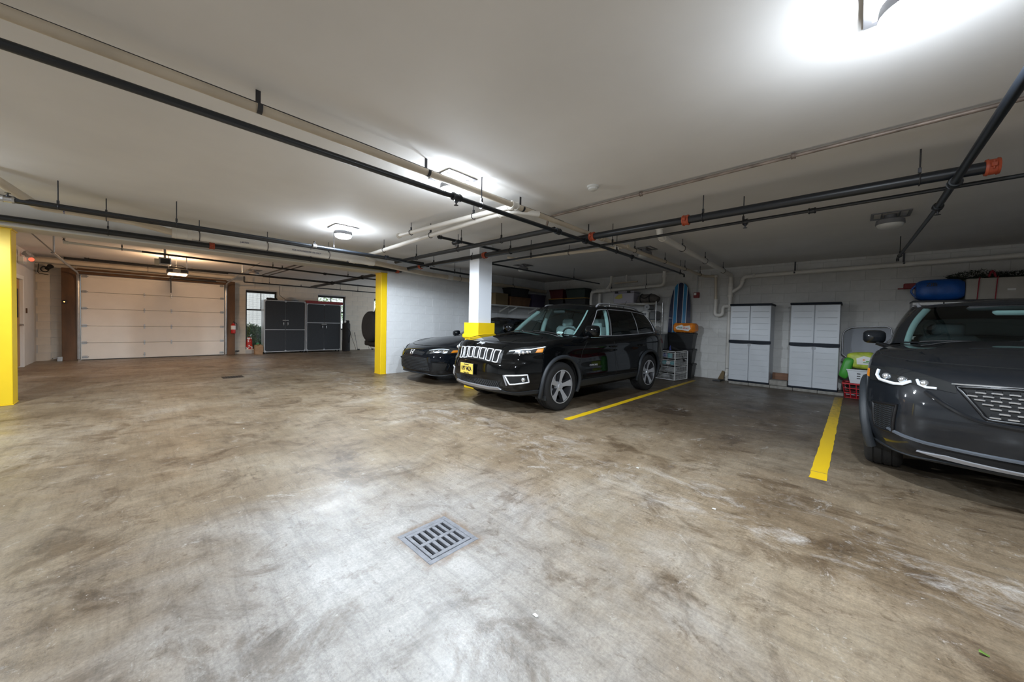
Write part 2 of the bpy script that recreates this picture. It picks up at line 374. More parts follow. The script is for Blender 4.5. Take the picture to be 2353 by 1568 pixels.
# ================================================================= block walls, block by block
CH, BL, JT = .2075, .427, .0055
def block_mesh(name, ln, ht, dp, m):
    me = MB().box((0, 0, 0), (ln-JT, dp, ht-JT), bev=.0028).mesh(name); me.materials.append(MT[m]); return me
def block_wall(name, origin, ang, u0, u1, z1, m, mm, holes=(), u_off=0., cap=300, z0=0., near=None, thick=.2):
    """wall along local +u, its face towards local -v; blocks proud of the recessed mortar"""
    w = thing(name, None, None, origin, ang, kind='structure'); mb = MB()
    us = sorted({u0, u1, *[h[0] for h in holes], *[h[1] for h in holes]}); zs = sorted({z0, z1, *[h[2] for h in holes], *[h[3] for h in holes]})
    for a, b in zip(us, us[1:]):
        for c, d in zip(zs, zs[1:]):
            if any(h[0] <= a+1e-6 and b <= h[1]+1e-6 and h[2] <= c+1e-6 and d <= h[3]+1e-6 for h in holes): continue
            mb.bb(a, b, .0028, thick, c, d)
    mb.build('mortar_core', mm, w)
    cells = []; k = 0; z = 0.
    while z < z1-.02:
        zt = min(z+CH, z1); off = u_off+(BL/2 if k % 2 else 0); j = math.floor((u0-off)/BL)
        while off+j*BL < u1-.01:
            segs = [(max(u0, off+j*BL), min(u1, off+(j+1)*BL))]
            for h in holes:
                if h[3] <= z+.05 or h[2] >= zt-.05: continue
                ns = []
                for a, b in segs:
                    if b <= h[0] or a >= h[1]: ns.append((a, b)); continue
                    if a < h[0]-.03: ns.append((a, h[0]))
                    if b > h[1]+.03: ns.append((h[1], b))
                segs = ns
            for a, b in segs:
                if b-a > .03 and zt > z0: cells.append((a, b, z, zt))
            j += 1
        z += CH; k += 1
    if near is not None: cells.sort(key=lambda c: near((c[0]+c[1])/2, (c[2]+c[3])/2))
    cache = {}
    for a, b, c, d in cells[:cap]:
        key = (round(b-a, 3), round(d-c, 3))
        if key not in cache: cache[key] = block_mesh('block', key[0], key[1], .03, m)
        inst(cache[key], 'block', w, ((a+b)/2, .015+RNG.uniform(-.0012, .0012), (c+d)/2))
    if len(cells) > cap:
        mb = MB()
        for a, b, c, d in cells[cap:]: mb.box(((a+b)/2, .015, (c+d)/2), (b-a-JT, .03, d-c-JT), bev=.004)
        o = mb.build('far_blocks', m, w); o['kind'] = 'stuff'
    return w
# storage wall (faces -Y): local u = X
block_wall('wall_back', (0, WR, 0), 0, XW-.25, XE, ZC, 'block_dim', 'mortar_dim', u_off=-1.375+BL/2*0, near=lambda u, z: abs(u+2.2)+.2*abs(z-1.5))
# white dividing wall (faces +X): rotate so that u runs along +Y and its face looks to +X
block_wall('wall_divider', (XW, 0, 0), PI/2, 4.07, WR+.02, ZC, 'block_paint', 'mortar', u_off=4.478)
# garage door wall (faces +X)
WIN = [(2.615, 3.56, .15, 2.235), (4.95, 6.03, .85, 2.235), (7.25, 8.3, .85, 2.235)]
DOOR = (-1.10, 2.02, 0, 2.34)
block_wall('wall_door_side', (WD, 0, 0), PI/2, YL, WR, ZC, 'block_cream', 'mortar_dim', holes=[DOOR]+WIN, u_off=.1, near=lambda u, z: abs(u-2), thick=.26)
# short wall of the pedestrian door (faces +Y): plain paint
pd0, pd1, pdh = -13.95, -12.95, 2.08
m = MB()
for b in ((-15.9, pd0, 0, ZC), (pd1, XW-.1, 0, ZC), (pd0, pd1, pdh, ZC)): m.bb(b[0], b[1], YL-.2, YL, b[2], b[3])
tag(m.build('wall_left', 'wall_plain'), kind='structure')

# ================================================================= pillars and column
def pillar(label, x0, x1, y0, y1):
    t = thing('steel_pillar', label, 'pillar', ((x0+x1)/2, (y0+y1)/2, 0), group='yellow pillars under the beam')
    MB().bb(x0, x1, y0, y1, .012, 2.37, .006).build('shaft', 'yellow_paint', t, world=True)
    MB().bb(x0-.02, x1+.004, y0-.01, y1+.01, 2.365, 2.386, .003).build('cap_plate', 'yellow_paint', t, world=True)
    MB().bb(x0-.01, x1+.006, y0-.006, y1+.006, 0, .014, .003).build('base_plate', 'yellow_paint', t, world=True)
pillar('tall yellow steel pillar at the left edge beside the pedestrian door', -8.50, -8.20, -1.50, -1.175)
pillar('slim yellow pillar at the end of the white block wall', -8.30, -8.00, 3.925, 4.066)
t = thing('column', 'white square column with a yellow guard collar between the two parked cars', 'column', (-5.26, 4.60, 0))
MB().bb(-5.445, -5.045, 4.37, 4.76, 0, .965, .008).build('guard_base', 'yellow_paint', t, world=True)
cx0, cx1, cy0, cy1 = -5.375, -5.10, 4.40, 4.735
MB().bb(cx0, cx1, cy0, cy1, 0, ZC, .006).build('shaft', 'white_column_paint', t, world=True)
gx0, gx1, gy0, gy1 = -5.455, -5.035, 4.36, 4.77
m = MB(); w = .012      # sheet steel collar, open on top, flared at the lower edge
def sq(o, z): return [(gx0-o, gy0-o, z), (gx1+o, gy0-o, z), (gx1+o, gy1+o, z), (gx0-o, gy1+o, z)]
loops = [sq(-w, 1.255), sq(0, 1.26), sq(0, 1.055), sq(.022, 1.03), sq(.022, .985), sq(0, .96), sq(-w, .96)]
V = [p for l in loops for p in l]; m.add(V, [(4*i+k, 4*i+(k+1) % 4, 4*(i+1)+(k+1) % 4, 4*(i+1)+k) for i in range(len(loops)-1) for k in range(4)])
m.bb(cx0-.002, cx1+.002, gy0+.002, gy1-.002, 1.235, 1.25)
m.build('guard_collar', 'yellow_paint', t, world=True)
MB().bb(gx0+.01, gx1-.01, gy0+.01, gy1-.01, 1.225, 1.24).build('collar_top', 'yellow_paint', t, world=True)

# ================================================================= parking stripes
def stripe(label, x0, x1, w, y0, y1, cut=None):
    m = MB(); L_ = []; R_ = []; ys_ = list(np.linspace(y0, y1, 46))
    if cut is not None: ys_ = sorted(ys_+[cut-.006, cut+.006])
    n = len(ys_)-1
    for k in range(n+1):
        y = ys_[k]; c = x0+(x1-x0)*k/n
        L_.append((c-w/2+RNG.uniform(-.004, .004), y)); R_.append((c+w/2+RNG.uniform(-.004, .004), y))
    vs = [(a, b, .0016) for a, b in L_]+[(a, b, .0016) for a, b in R_]
    fs = [(i, n+1+i, n+2+i, i+1) for i in range(n) if not (cut is not None and abs((ys_[i]+ys_[i+1])/2-cut) < .004)]
    m.add(vs, fs); vs2 = [(a, b, 0.0002) for a, b, c in vs]; m.add(vs2, [f[::-1] for f in fs])
    return single(m, 'parking_stripe', 'stripe_worn', label, 'stripe', group='yellow parking stripes')
def stripe_mat():
    m, t, N, L, p = nt('stripe_worn'); p.inputs['Roughness'].default_value = .5
    tc = N.new('ShaderNodeTexCoord'); sp = N.new('ShaderNodeSeparateXYZ'); L.new(tc.outputs['Object'], sp.inputs[0])
    n = N.new('ShaderNodeTexNoise'); n.inputs['Scale'].default_value = 14; n.inputs['Detail'].default_value = 7; n.inputs['Roughness'].default_value = .75; L.new(tc.outputs['Object'], n.inputs['Vector'])
    ml = N.new('ShaderNodeMath'); ml.operation = 'MULTIPLY_ADD'; ml.inputs[1].default_value = .105; L.new(sp.outputs['Y'], ml.inputs[0]); L.new(n.outputs['Fac'], ml.inputs[2])
    r = N.new('ShaderNodeValToRGB'); L.new(ml.outputs[0], r.inputs[0]); e = r.color_ramp.elements
    e[0].position = .50; e[0].color = (.86, .56, .010, 1); e[1].position = .86; e[1].color = (.17, .13, .075, 1)
    q = e.new(.68); q.color = (.55, .36, .03, 1)
    L.new(r.outputs[0], p.inputs['Base Color'])
stripe_mat()
stripe('yellow stripe painted beside the black SUV with the silver wheels', -2.72, -2.73, .095, 3.92, 9.2)
stripe('broad yellow stripe beside the dark grey SUV, cracked near its end', -.185, -.175, .112, 3.96, 9.15, cut=4.16)
stripe('yellow stripe mostly hidden under the front bumper of the black SUV', -5.25, -5.25, .11, 4.80, 9.2)

# ================================================================= pipes
UPZ = Vector((0, 0, 1))
def hanger(parent, p, axis, r, kind='ring', ztop=ZC):
    p = Vector(p); m = MB()
    if kind == 'strap':     # flat strap from the slab, wrapped under the pipe
        ax = Vector(axis).normalized(); w = ax.cross(UPZ).normalized(); hw = .014; vs = []
        path = [p+w*(-r-.003)+UPZ*(ztop-p.z)] + [p+(w*math.cos(a)+UPZ*math.sin(a))*(r+.004) for a in np.linspace(PI, 2*PI, 9)] + [p+w*(r+.004)+UPZ*.012]
        for q in path: vs += [q-ax*hw, q+ax*hw]
        k = len(path); fs = [(2*i, 2*i+1, 2*i+3, 2*i+2) for i in range(k-1)]
        m.add(vs, fs); vs2 = [v*1 for v in vs]; off = [Vector((v.x-p.x, v.y-p.y, v.z-p.z)) for v in vs]
        m.add([p+o*1.03 for o in off], [f[::-1] for f in fs])
    else:
        m.tube(ring(p, axis, r+.006, .005), .005, 6, closed=True)
        m.box(p+UPZ*(r+.028), (.02, .02, .04))
        m.cyl(p+UPZ*(r+.03), (p.x, p.y, ztop), .0055, n=8)
    return m.build('hanger', 'dark_steel', parent, 40, world=True)
def coupling(parent, p, axis, r, m='coupling_red', ln=.06):
    p = Vector(p); ax = Vector(axis).normalized(); mb = MB()
    mb.tube([p-ax*ln/2, p-ax*ln*.3, p-ax*ln*.28, p+ax*ln*.28, p+ax*ln*.3, p+ax*ln/2], [r+.012, r+.016, r+.010, r+.010, r+.016, r+.012], 16)
    w = ax.cross(UPZ).normalized()
    if m == 'coupling_red':
        for s in (-1, 1): mb.box(p+w*s*(r+.018), (.03, .03, .03), bev=.004); mb.cyl(p+w*s*(r+.02)-UPZ*.03, p+w*s*(r+.02)+UPZ*.03, .006, n=8)
    return mb.build('coupling', m, parent, 40, world=True)
def head(parent, p, down=True):
    p = Vector(p); s = -1 if down else 1; mb = MB()
    mb.lathe([(.012, 0), (.016, s*.012), (.016, s*.022), (.008, s*.026), (.006, s*.045), (.022, s*.047), (.022, s*.050)], p, 12)
    return mb.build('sprinkler_head', 'dark_steel', parent, 40, world=True)
def pipe_run(label, pts, r, m, rad=.06, name='pipe', cat='pipe', hang=(), coup=(), heads=(), n=12, group=None, bands=()):
    P = rpath(pts, rad) if len(pts) > 2 else [Vector(p) for p in pts]
    t = thing(name, label, cat, P[0], group=group)
    MB().tube(P, r, n).build('run', m, t, 40, world=True)
    ax = (Vector(pts[1])-Vector(pts[0]))
    for h in hang: hanger(t, h[0], h[2] if len(h) > 2 else ax, r, h[1])
    for c in coup: coupling(t, c[0], c[1], c[2] if len(c) > 2 else r, c[3] if len(c) > 3 else 'coupling_red', c[4] if len(c) > 4 else .07)
    for h in heads: head(t, *h)
    for b in bands:
        q = Vector(b[0]); d = Vector(b[1]).normalized()*.005
        MB().tube([q-d, q+d], (b[2] if len(b) > 2 else r)+.0008, 14).build('band', b[3] if len(b) > 3 else 'dark_steel', t, 40, world=True)
    return t
Yd, Xd = (0, 1, 0), (1, 0, 0)
# 1 long black sprinkler branch across the room
t = pipe_run('long thin black sprinkler pipe running from the upper left corner past the nearest lit lamp', [(-2.81, YB, 2.46), (-2.82, 5.9, 2.46)], .024, 'black_pipe', name='sprinkler_pipe',
    hang=[((-2.81, 2.44, 2.46), 'ring', Yd), ((-2.81, -1.3, 2.46), 'ring', Yd), ((-2.82, 5.35, 2.46), 'ring', Yd)],
    coup=[((-2.81, 2.12, 2.46), Yd, .024, 'black_pipe', .10), ((-2.81, 3.75, 2.46), Yd, .026, 'black_pipe', .09), ((-2.82, 4.42, 2.46), Yd, .026, 'black_pipe', .08), ((-2.82, 5.9, 2.46), Yd, .02, 'black_pipe', .07)],
    heads=[((-2.81, 2.12, 2.43),), ((-2.82, 5.9, 2.44),)])
MB().tube(rpath([(-2.82, 5.9, 2.46), (-2.83, 8.55, 2.46), (-2.83, 8.55, 2.40)], .02), .017, 10).build('run_end', 'black_pipe', t, 40, world=True)
hanger(t, (-2.83, 8.3, 2.46), Yd, .017)
# 2 cream drain line with trap
t = pipe_run('long cream plastic drain pipe strapped to the ceiling above the thin black pipe', [(-2.85, YB, 2.65), (-2.86, 4.2, 2.60), (-2.74, 9.72, 2.545), (-2.52, 9.86, 2.54), (-2.50, 9.87, 1.95)], .031, 'pvc_cream', name='drain_pipe',
    hang=[((-2.85, .55, 2.621), 'strap', Yd), ((-2.855, 1.83, 2.614), 'strap', Yd), ((-2.86, 3.12, 2.606), 'strap', Yd), ((-2.85, 4.6, 2.596), 'strap', Yd), ((-2.82, 6.0, 2.58), 'ring', Yd), ((-2.79, 7.3, 2.57), 'ring', Yd), ((-2.77, 8.4, 2.558), 'ring', Yd), ((-2.745, 9.4, 2.548), 'ring', Yd)],
    coup=[((-2.86, 2.98, 2.607), Yd, .030, 'pvc', .1), ((-2.84, 4.9, 2.593), Yd, .027, 'pvc_cream', .08), ((-2.52, 9.86, 2.54), (1, .5, 0), .027, 'pvc', .06), ((-2.50, 9.87, 1.95), UPZ, .036, 'pvc', .05)])
MB().tube(rpath([(-2.50, 9.87, 1.95), (-2.51, 9.86, 1.58), (-2.34, 9.86, 1.58), (-2.34, 9.86, 1.80), (-2.20, 9.86, 1.80)], .10, 7), .042, 14).build('trap', 'pvc', t, 40, world=True)
m = MB().tube([(-2.895, YB, 2.69), (-2.90, 1.2, 2.675), (-2.90, 2.6, 2.66), (-2.905, 4.0, 2.66)], .004, 6); single(m, 'cable', 'dark_steel', 'thin dark cable lying along the top of the cream drain pipe', 'cable', 40)
# 3 right black branch
t = pipe_run('black sprinkler pipe crossing the upper right corner over the fat black main', [(.53, YB, 2.43), (.52, 5.15, 2.43)], .025, 'black_pipe', name='sprinkler_pipe',
    coup=[((.52, 5.15, 2.43), Yd, .022, 'black_pipe', .08), ((.525, 4.41, 2.43), Yd, .026, 'black_pipe', .09)], heads=[((.52, 5.15, 2.405),)])
MB().tube(rpath([(.52, 5.15, 2.43), (.46, 8.45, 2.45), (.46, 8.46, 2.40)], .02), .018, 10).build('run_end', 'black_pipe', t, 40, world=True)
hanger(t, (.468, 8.2, 2.45), Yd, .018)
# 4 ceiling drain that drops down the storage wall
t = pipe_run('white drain pipe from the ceiling dropping down the wall beside the grey cabinets', [(-2.13, 5.32, 2.75), (-2.13, 5.33, 2.60), (-2.19, 9.86, 2.545), (-2.19, 9.86, 0.0)], .046, 'pvc', rad=.09, name='drain_pipe',
    hang=[((-2.145, 6.35, 2.588), 'ring', Yd), ((-2.165, 7.7, 2.571), 'ring', Yd), ((-2.182, 9.1, 2.554), 'ring', Yd)],
    coup=[((-2.13, 5.32, 2.72), UPZ, .044, 'pvc', .06), ((-2.19, 9.86, 2.18), UPZ, .046, 'pvc', .34), ((-2.19, 9.86, .16), UPZ, .044, 'pvc', .16), ((-2.14, 5.46, 2.597), Yd, .04, 'pvc', .05)],
    bands=[((-2.19, 9.86, 1.68), UPZ), ((-2.19, 9.86, .30), UPZ)])
MB().lathe([(.03, 0), (.034, -.02), (.02, -.022)], (-2.19, 9.80, .15), 12, 'y').build('cleanout_plug', 'pvc', t, 40, world=True)
# 5 white line along the storage wall
pipe_run('white printed drain pipe running along the top of the storage wall above the grey cabinets', [(-2.17, 9.87, 2.13), (-1.96, 9.87, 2.27), (-1.95, 9.87, 2.48), (-1.75, 9.87, 2.49), (XE-.3, 9.87, 2.60)], .045, 'pvc', rad=.10, name='drain_pipe',
    hang=[((-.985, 9.87, 2.513), 'strap', Xd), ((.62, 9.87, 2.547), 'strap', Xd), ((2.3, 9.87, 2.55), 'strap', Xd)],
    coup=[((-1.72, 9.87, 2.493), Xd, .042, 'pvc', .05), ((-1.955, 9.87, 2.38), UPZ, .042, 'pvc', .05)])
# 6 fat black main with red couplings
pipe_run('fat black sprinkler main with red couplings hung across the middle of the room', [(.72, 4.41, 2.505), (-8.0, 4.41, 2.50), (-14.75, 4.50, 2.47)], .044, 'black_pipe', name='sprinkler_main', n=16,
    hang=[((.34, 4.41, 2.505), 'ring', Xd), ((-1.28, 4.41, 2.505), 'ring', Xd), ((-4.3, 4.41, 2.5), 'ring', Xd), ((-5.3, 4.41, 2.5), 'ring', Xd), ((-6.6, 4.41, 2.5), 'ring', Xd)],
    coup=[((x, 4.41, 2.503), Xd, .046) for x in (.70, -1.46, -2.70, -4.95, -7.11, -8.05)]+[((-10.2, 4.44, 2.49), Xd, .046, 'black_pipe', .08), ((-12.6, 4.47, 2.48), Xd, .046, 'black_pipe', .08)])
# 7 thin branch behind the main
pipe_run('thin black sprinkler pipe running just behind the fat main', [(XE-.2, 4.30, 2.46), (.3, 4.66, 2.46), (-2.66, 4.80, 2.46), (-5.3, 4.86, 2.46)], .017, 'black_pipe', name='sprinkler_pipe',
    hang=[((-.95, 4.73, 2.46), 'ring', Xd), ((-2.6, 4.8, 2.46), 'ring', Xd), ((-4.2, 4.83, 2.46), 'ring', Xd)], coup=[((-.35, 4.7, 2.46), Xd, .016, 'black_pipe', .06), ((-5.3, 4.86, 2.46), Xd, .016, 'black_pipe', .05), ((-.93, 4.73, 2.46), Xd, .02, 'black_pipe', .05)], heads=[((-.93, 4.73, 2.44),)])
# 8 black pipe from the branch to the beam, ceiling conduit, white pair
pipe_run('black pipe between the thin sprinkler pipe and the beam, hung from hooks', [(-2.86, 3.75, 2.495), (-7.0, 3.74, 2.495)], .034, 'black_pipe_matte', name='sprinkler_pipe',
    hang=[((-3.85, 3.75, 2.495), 'ring', Xd), ((-4.9, 3.75, 2.495), 'ring', Xd), ((-6.2, 3.745, 2.495), 'ring', Xd)])
pipe_run('old copper conduit clipped flat along the ceiling at the upper right', [(XE-.2, 3.70, 2.716), (-3.05, 3.86, 2.716), (-3.10, 3.86, 2.55)], .015, 'copper_old', name='conduit', cat='conduit',
    coup=[((-.42, 3.81, 2.716), Xd, .012, 'copper_old', .03), ((-1.75, 3.835, 2.716), Xd, .012, 'copper_old', .03)], n=10)
pipe_run('upper one of two white plastic pipes under the ceiling beside the nearest lit lamp', [(-2.90, 3.0, 2.615), (-5.22, 2.84, 2.60)], .031, 'pvc', name='drain_pipe', hang=[((-3.55, 2.955, 2.611), 'ring', Xd), ((-4.9, 2.862, 2.602), 'ring', Xd)], coup=[((-2.93, 3.0, 2.615), Xd, .03, 'pvc', .08), ((-5.22, 2.84, 2.6), Xd, .028, 'pvc', .03)])
pipe_run('lower one of two white plastic pipes leading to the yellow pillar', [(-2.80, 3.35, 2.585), (-2.95, 3.05, 2.583), (-3.35, 3.03, 2.58), (-7.15, 3.16, 2.555), (-7.42, 3.5, 2.53)], .034, 'pvc', name='drain_pipe', hang=[((-4.7, 3.076, 2.571), 'ring', Xd), ((-6.3, 3.131, 2.561), 'ring', Xd)], coup=[((-3.1, 3.04, 2.582), Xd, .034, 'pvc', .12)])
pipe_run('short black sprinkler arm with a hanging head in front of the white column', [(-4.63, 3.16, 2.555), (-4.60, 4.75, 2.555)], .021, 'black_pipe', name='sprinkler_pipe', hang=[((-4.62, 3.6, 2.555), 'ring', Yd)], coup=[((-4.63, 3.2, 2.555), Yd, .018, 'black_pipe', .05), ((-4.625, 3.5, 2.53), Xd, .022, 'black_pipe', .14)], heads=[((-4.625, 3.5, 2.52),)])
pipe_run('cream plastic pipe under the ceiling behind the fat main and above the black SUV', [(-2.78, 5.69, 2.60), (-3.0, 5.68, 2.60), (-5.15, 5.42, 2.60), (-5.35, 5.42, 2.66)], .030, 'pvc_cream', name='drain_pipe', hang=[((-3.9, 5.57, 2.60), 'ring', Xd)], coup=[((-2.98, 5.68, 2.6), Xd, .028, 'pvc', .08), ((-5.1, 5.425, 2.6), Xd, .028, 'pvc', .06)])
# beam side
pipe_run('thin black sprinkler pipe with a silver end beside the beam on the left', [(-6.58, -.96, 2.46), (-6.44, .2, 2.46), (-6.43, 3.2, 2.46), (-6.72, 4.36, 2.46)], .019, 'black_pipe', name='sprinkler_pipe', rad=.3,
    hang=[((-6.53, -.62, 2.46), 'ring', Yd), ((-6.43, .35, 2.46), 'ring', Yd), ((-6.43, 2.3, 2.46), 'ring', Yd)], coup=[((-6.58, -.96, 2.46), Yd, .02, 'steel', .09), ((-6.43, 2.0, 2.46), Yd, .02, 'steel', .06), ((-6.43, 3.25, 2.46), Yd, .02, 'black_pipe', .06)], heads=[((-6.43, 2.0, 2.48), False), ((-6.58, -.96, 2.48), False)])
pipe_run('thick black pipe running between the beam and the thin sprinkler pipe', [(-6.90, YB, 2.52), (-6.84, 4.3, 2.52)], .036, 'black_pipe_matte', name='sprinkler_pipe')
t = pipe_run('white plastic drain pipe that widens along the beam, with blue bands', [(-6.35, -1.15, 2.72), (-7.02, -.82, 2.52), (-7.02, -.05, 2.51), (-7.36, .34, 2.50), (-7.38, .55, 2.50)], .046, 'pvc_cream', name='drain_pipe', rad=.05,
    bands=[((-7.02, -.62, 2.518), Yd, .046, 'band_blue')], hang=[((-7.02, -.28, 2.512), 'ring', Yd)])
MB().tube([(-7.38, .40, 2.50), (-7.40, 3.45, 2.49)], .062, 18).build('wide_run', 'pvc', t, 40, world=True)
for tx, yy in (('J-M PIPE', 1.22), ('FOR NON PRESSURE USE ONLY', 2.15)):
    me = text_mesh(tx, .034, 'pipe_print', .001, bold=True); me.materials.append(MT['pipe_print']); o = bpy.data.objects.new('pipe_print', me); COL.objects.link(o); o.parent = t
    o.location = Vector((-7.385+.0628, yy, 2.495))-wloc(t); o.rotation_euler = (PI/2, 0, PI/2)
coupling(t, (-7.38, .46, 2.50), Yd, .066, 'pvc', .22); coupling(t, (-7.40, 3.2, 2.49), Yd, .064, 'pvc', .5)
for q in (.66, 1.55, 2.55): hanger(t, (-7.385, q, 2.497), Yd, .063)
MB().tube([(-7.40, 2.90, 2.49), (-7.40, 2.91, 2.49)], .0632, 18).build('band', 'band_blue', t, 40, world=True)
t = pipe_run('long white drain pipe hugging the top of the white block wall', [(-7.40, 3.4, 2.49), (-7.72, 4.5, 2.475), (-7.84, 5.2, 2.46), (-7.85, 9.85, 2.40)], .055, 'pvc_cream', name='drain_pipe', rad=.2, hang=[((-7.846, 6.1, 2.448), 'ring', Yd), ((-7.848, 8.2, 2.42), 'ring', Yd)], coup=[((-7.845, 5.75, 2.452), Yd, .054, 'pvc', .16)])
pipe_run('black pipe with a red coupling along the face of the beam', [(-7.93, YB, 2.462), (-7.93, 4.3, 2.462), (-8.0, 4.41, 2.48)], .042, 'black_pipe', name='sprinkler_main', n=16, rad=.05,
    coup=[((-7.93, .87, 2.462), Yd, .043), ((-7.93, 4.28, 2.462), Yd, .043)], hang=[((-7.93, -.3, 2.462), 'ring', Yd), ((-7.93, 2.4, 2.462), 'ring', Yd)])
# short dark stub pipes under the ceiling right of the white column, and over the shelf
pipe_run('short black pipe stub beside the top of the white column', [(-6.9, 4.52, 2.46), (-6.9, 5.75, 2.44)], .022, 'black_pipe', name='sprinkler_pipe', hang=[((-6.9, 5.2, 2.45), 'ring', Yd)], coup=[((-6.9, 5.75, 2.44), Yd, .02, 'black_pipe', .05)])
pipe_run('thin black pipe under the dark ceiling in the far corner', [(-5.35, 4.86, 2.46), (-5.36, 9.2, 2.47)], .017, 'black_pipe', name='sprinkler_pipe', hang=[((-5.36, 7.9, 2.47), 'ring', Yd)])
# far corner white piping over the shelves
t = pipe_run('white drain pipe with bends over the shelves behind the black SUV', [(-3.72, 9.72, 2.75), (-3.72, 9.72, 2.38), (-3.95, 9.72, 2.37), (-5.75, 9.72, 2.31), (-5.92, 9.72, 2.30), (-5.95, 9.72, 1.9), (-5.75, 9.72, 1.6)], .045, 'pvc', rad=.12, name='drain_pipe',
    hang=[((-4.2, 9.72, 2.362), 'ring', Xd), ((-5.25, 9.72, 2.328), 'ring', Xd)], coup=[((-3.72, 9.72, 2.62), UPZ, .042, 'pvc', .06), ((-5.6, 9.72, 2.315), Xd, .044, 'pvc', .3)])
MB().tube(rpath([(-5.45, 9.73, 2.32), (-5.28, 9.73, 2.5), (-5.27, 9.73, 2.74)], .08), .042, 12).build('branch', 'pvc', t, 40, world=True)
MB().tube([(-5.2, 9.8, 2.53), (-4.5, 9.8, 2.54)], .022, 10).build('side_run', 'pvc_cream', t, 40, world=True)
MB().tube([(-4.83, 9.8, 2.54), (-4.83, 9.8, 2.75)], .022, 10).build('riser', 'pvc', t, 40, world=True)
MB().tube(rpath([(-5.72, 9.86, 2.25), (-5.72, 9.86, 1.75), (-5.72, 9.8, 1.5)], .1), .045, 12).build('stack', 'pvc', t, 40, world=True)
# door bay
_t9 = pipe_run('thin pipe with a pale end hung in front of the garage door', [(-9.66, -.86, 2.46), (-9.85, 1.0, 2.46), (-10.15, 4.3, 2.46), (-10.2, 9.5, 2.46)], .020, 'black_pipe_matte', name='sprinkler_pipe', coup=[((-9.66, -.84, 2.46), Yd, .02, 'pvc', .06), ((-10.1, 3.4, 2.46), Yd, .02, 'black_pipe', .06)], hang=[((-9.72, -.2, 2.46), 'ring', Yd), ((-9.95, 2.2, 2.46), 'ring', Yd), ((-10.12, 4.0, 2.46), 'ring', Yd)], heads=[((-9.66, -.86, 2.48), False), ((-9.98, 2.4, 2.48), False)])
MB().tube([(-9.66, -.84, 2.46), (-9.75, .05, 2.46)], .021, 12).build('pale_end', 'pvc', _t9, 40, world=True)
pipe_run('black sprinkler pipe in front of the garage door header', [(-12.15, -.77, 2.46), (-12.2, 4.4, 2.46)], .020, 'black_pipe_matte', name='sprinkler_pipe', coup=[((-12.15, -.77, 2.46), Yd, .02, 'black_pipe', .07)])
pipe_run('wide cream pipe running over the garage door', [(-14.85, YL, 2.60), (-14.85, 2.2, 2.575)], .058, 'pvc_cream', name='drain_pipe', hang=[((-14.85, .2, 2.585), 'ring', Yd)])
pipe_run('black pipe above the cream pipe over the garage door', [(-14.55, -1.3, 2.67), (-14.55, 2.0, 2.67)], .030, 'black_pipe_matte', name='sprinkler_pipe')
pipe_run('thin black pipe along the wall above the windows', [(-14.95, 2.48, 2.66), (-14.95, 2.48, 2.47), (-14.9, 9.0, 2.46)], .020, 'black_pipe_matte', name='sprinkler_pipe', rad=.03, hang=[((-14.94, 3.2, 2.47), 'ring', Yd), ((-14.92, 5.6, 2.465), 'ring', Yd), ((-14.92, 6.3, 2.465), 'ring', Yd)], heads=[((-14.93, 4.2, 2.49), False)])
pipe_run('black pipe under the bay ceiling behind the black pillar pipe', [(-12.9, 2.6, 2.52), (-13.2, 9.0, 2.52)], .024, 'black_pipe_matte', name='sprinkler_pipe', coup=[((-12.98, 4.5, 2.52), Yd, .022, 'black_pipe', .08)])
for k, (yy, zz) in enumerate(((2.46, 2.50), (2.54, 2.52), (2.62, 2.50))):
    single(MB().tube([(-12.25, yy, zz), (-8.6, yy+.06, zz)], .014, 8), 'conduit', 'dark_steel' if k != 1 else 'steel', ['leftmost of three parallel conduits under the bay ceiling', 'middle, shiny one of three parallel conduits under the bay ceiling', 'rightmost of three parallel conduits under the bay ceiling'][k], 'conduit', 40, group='three conduits in the door bay')
# ================================================================= canopy lamps
def lamp(x, y, lit, label, rz=0., name='canopy_lamp'):
    t = thing(name, label, 'ceiling lamp', (x, y, ZC-.14), rz, group='ceiling canopy lamps')
    h = .14; m = MB(); a = .165
    for s in (-1, 1):
        m.box((s*a, 0, h-.006), (.03, 2*a+.03, .010)); m.box((0, s*a, h-.006), (2*a-.03, .03, .010))
        m.box((s*.08, 0, h-.006), (.012, 2*a-.03, .010))
    m.build('mounting_plate', 'lamp_body', t)
    MB().lathe([(.055, h-.002), (.055, .085), (.115, .078), (.13, .070), (.135, .018), (.128, .016), (.124, .030), (.05, .032)], n=32).build('housing', 'lamp_body', t, 35)
    MB().lathe([(.126, .0275), (.124, .005), (.112, -.016), (.085, -.031), (.045, -.039), (.004, -.041)], n=32).build('lens', 'lens_lit' if lit else 'lens_off', t, 35)
    if lit:
        b = canopy_light(0, 0, -.10); b.parent = t
        MB().lathe([(.058, .0865), (.112, .0800)], n=32, cap=False).build('added_halo_ring', 'added_halo_glow', t)  # glowing ring added to brighten the ceiling, not a part of the fixture
    return t
lamp(.16, 2.30, True, 'lit ceiling lamp at the top right edge, nearest the camera')
lamp(-3.07, 2.27, True, 'lit ceiling lamp right behind the crossing black and cream pipes')
lamp(-6.03, 2.30, True, 'lit ceiling lamp in front of the beam, farthest of the lit ones')
lamp(.28, 6.62, False, 'unlit ceiling lamp over the dark grey SUV')
lamp(-6.12, 6.75, False, 'unlit ceiling lamp right of the white column')
lamp(-2.95, 6.70, False, 'unlit ceiling lamp above the black SUV with the silver wheels')
lamp(-13.55, 2.5, False, 'unlit ceiling lamp in front of the window beside the garage door')
lamp(-6.0, -2.0, True, 'lit ceiling lamp beyond the left edge of the picture')
lamp(.2, -2.0, True, 'lit ceiling lamp behind the camera')
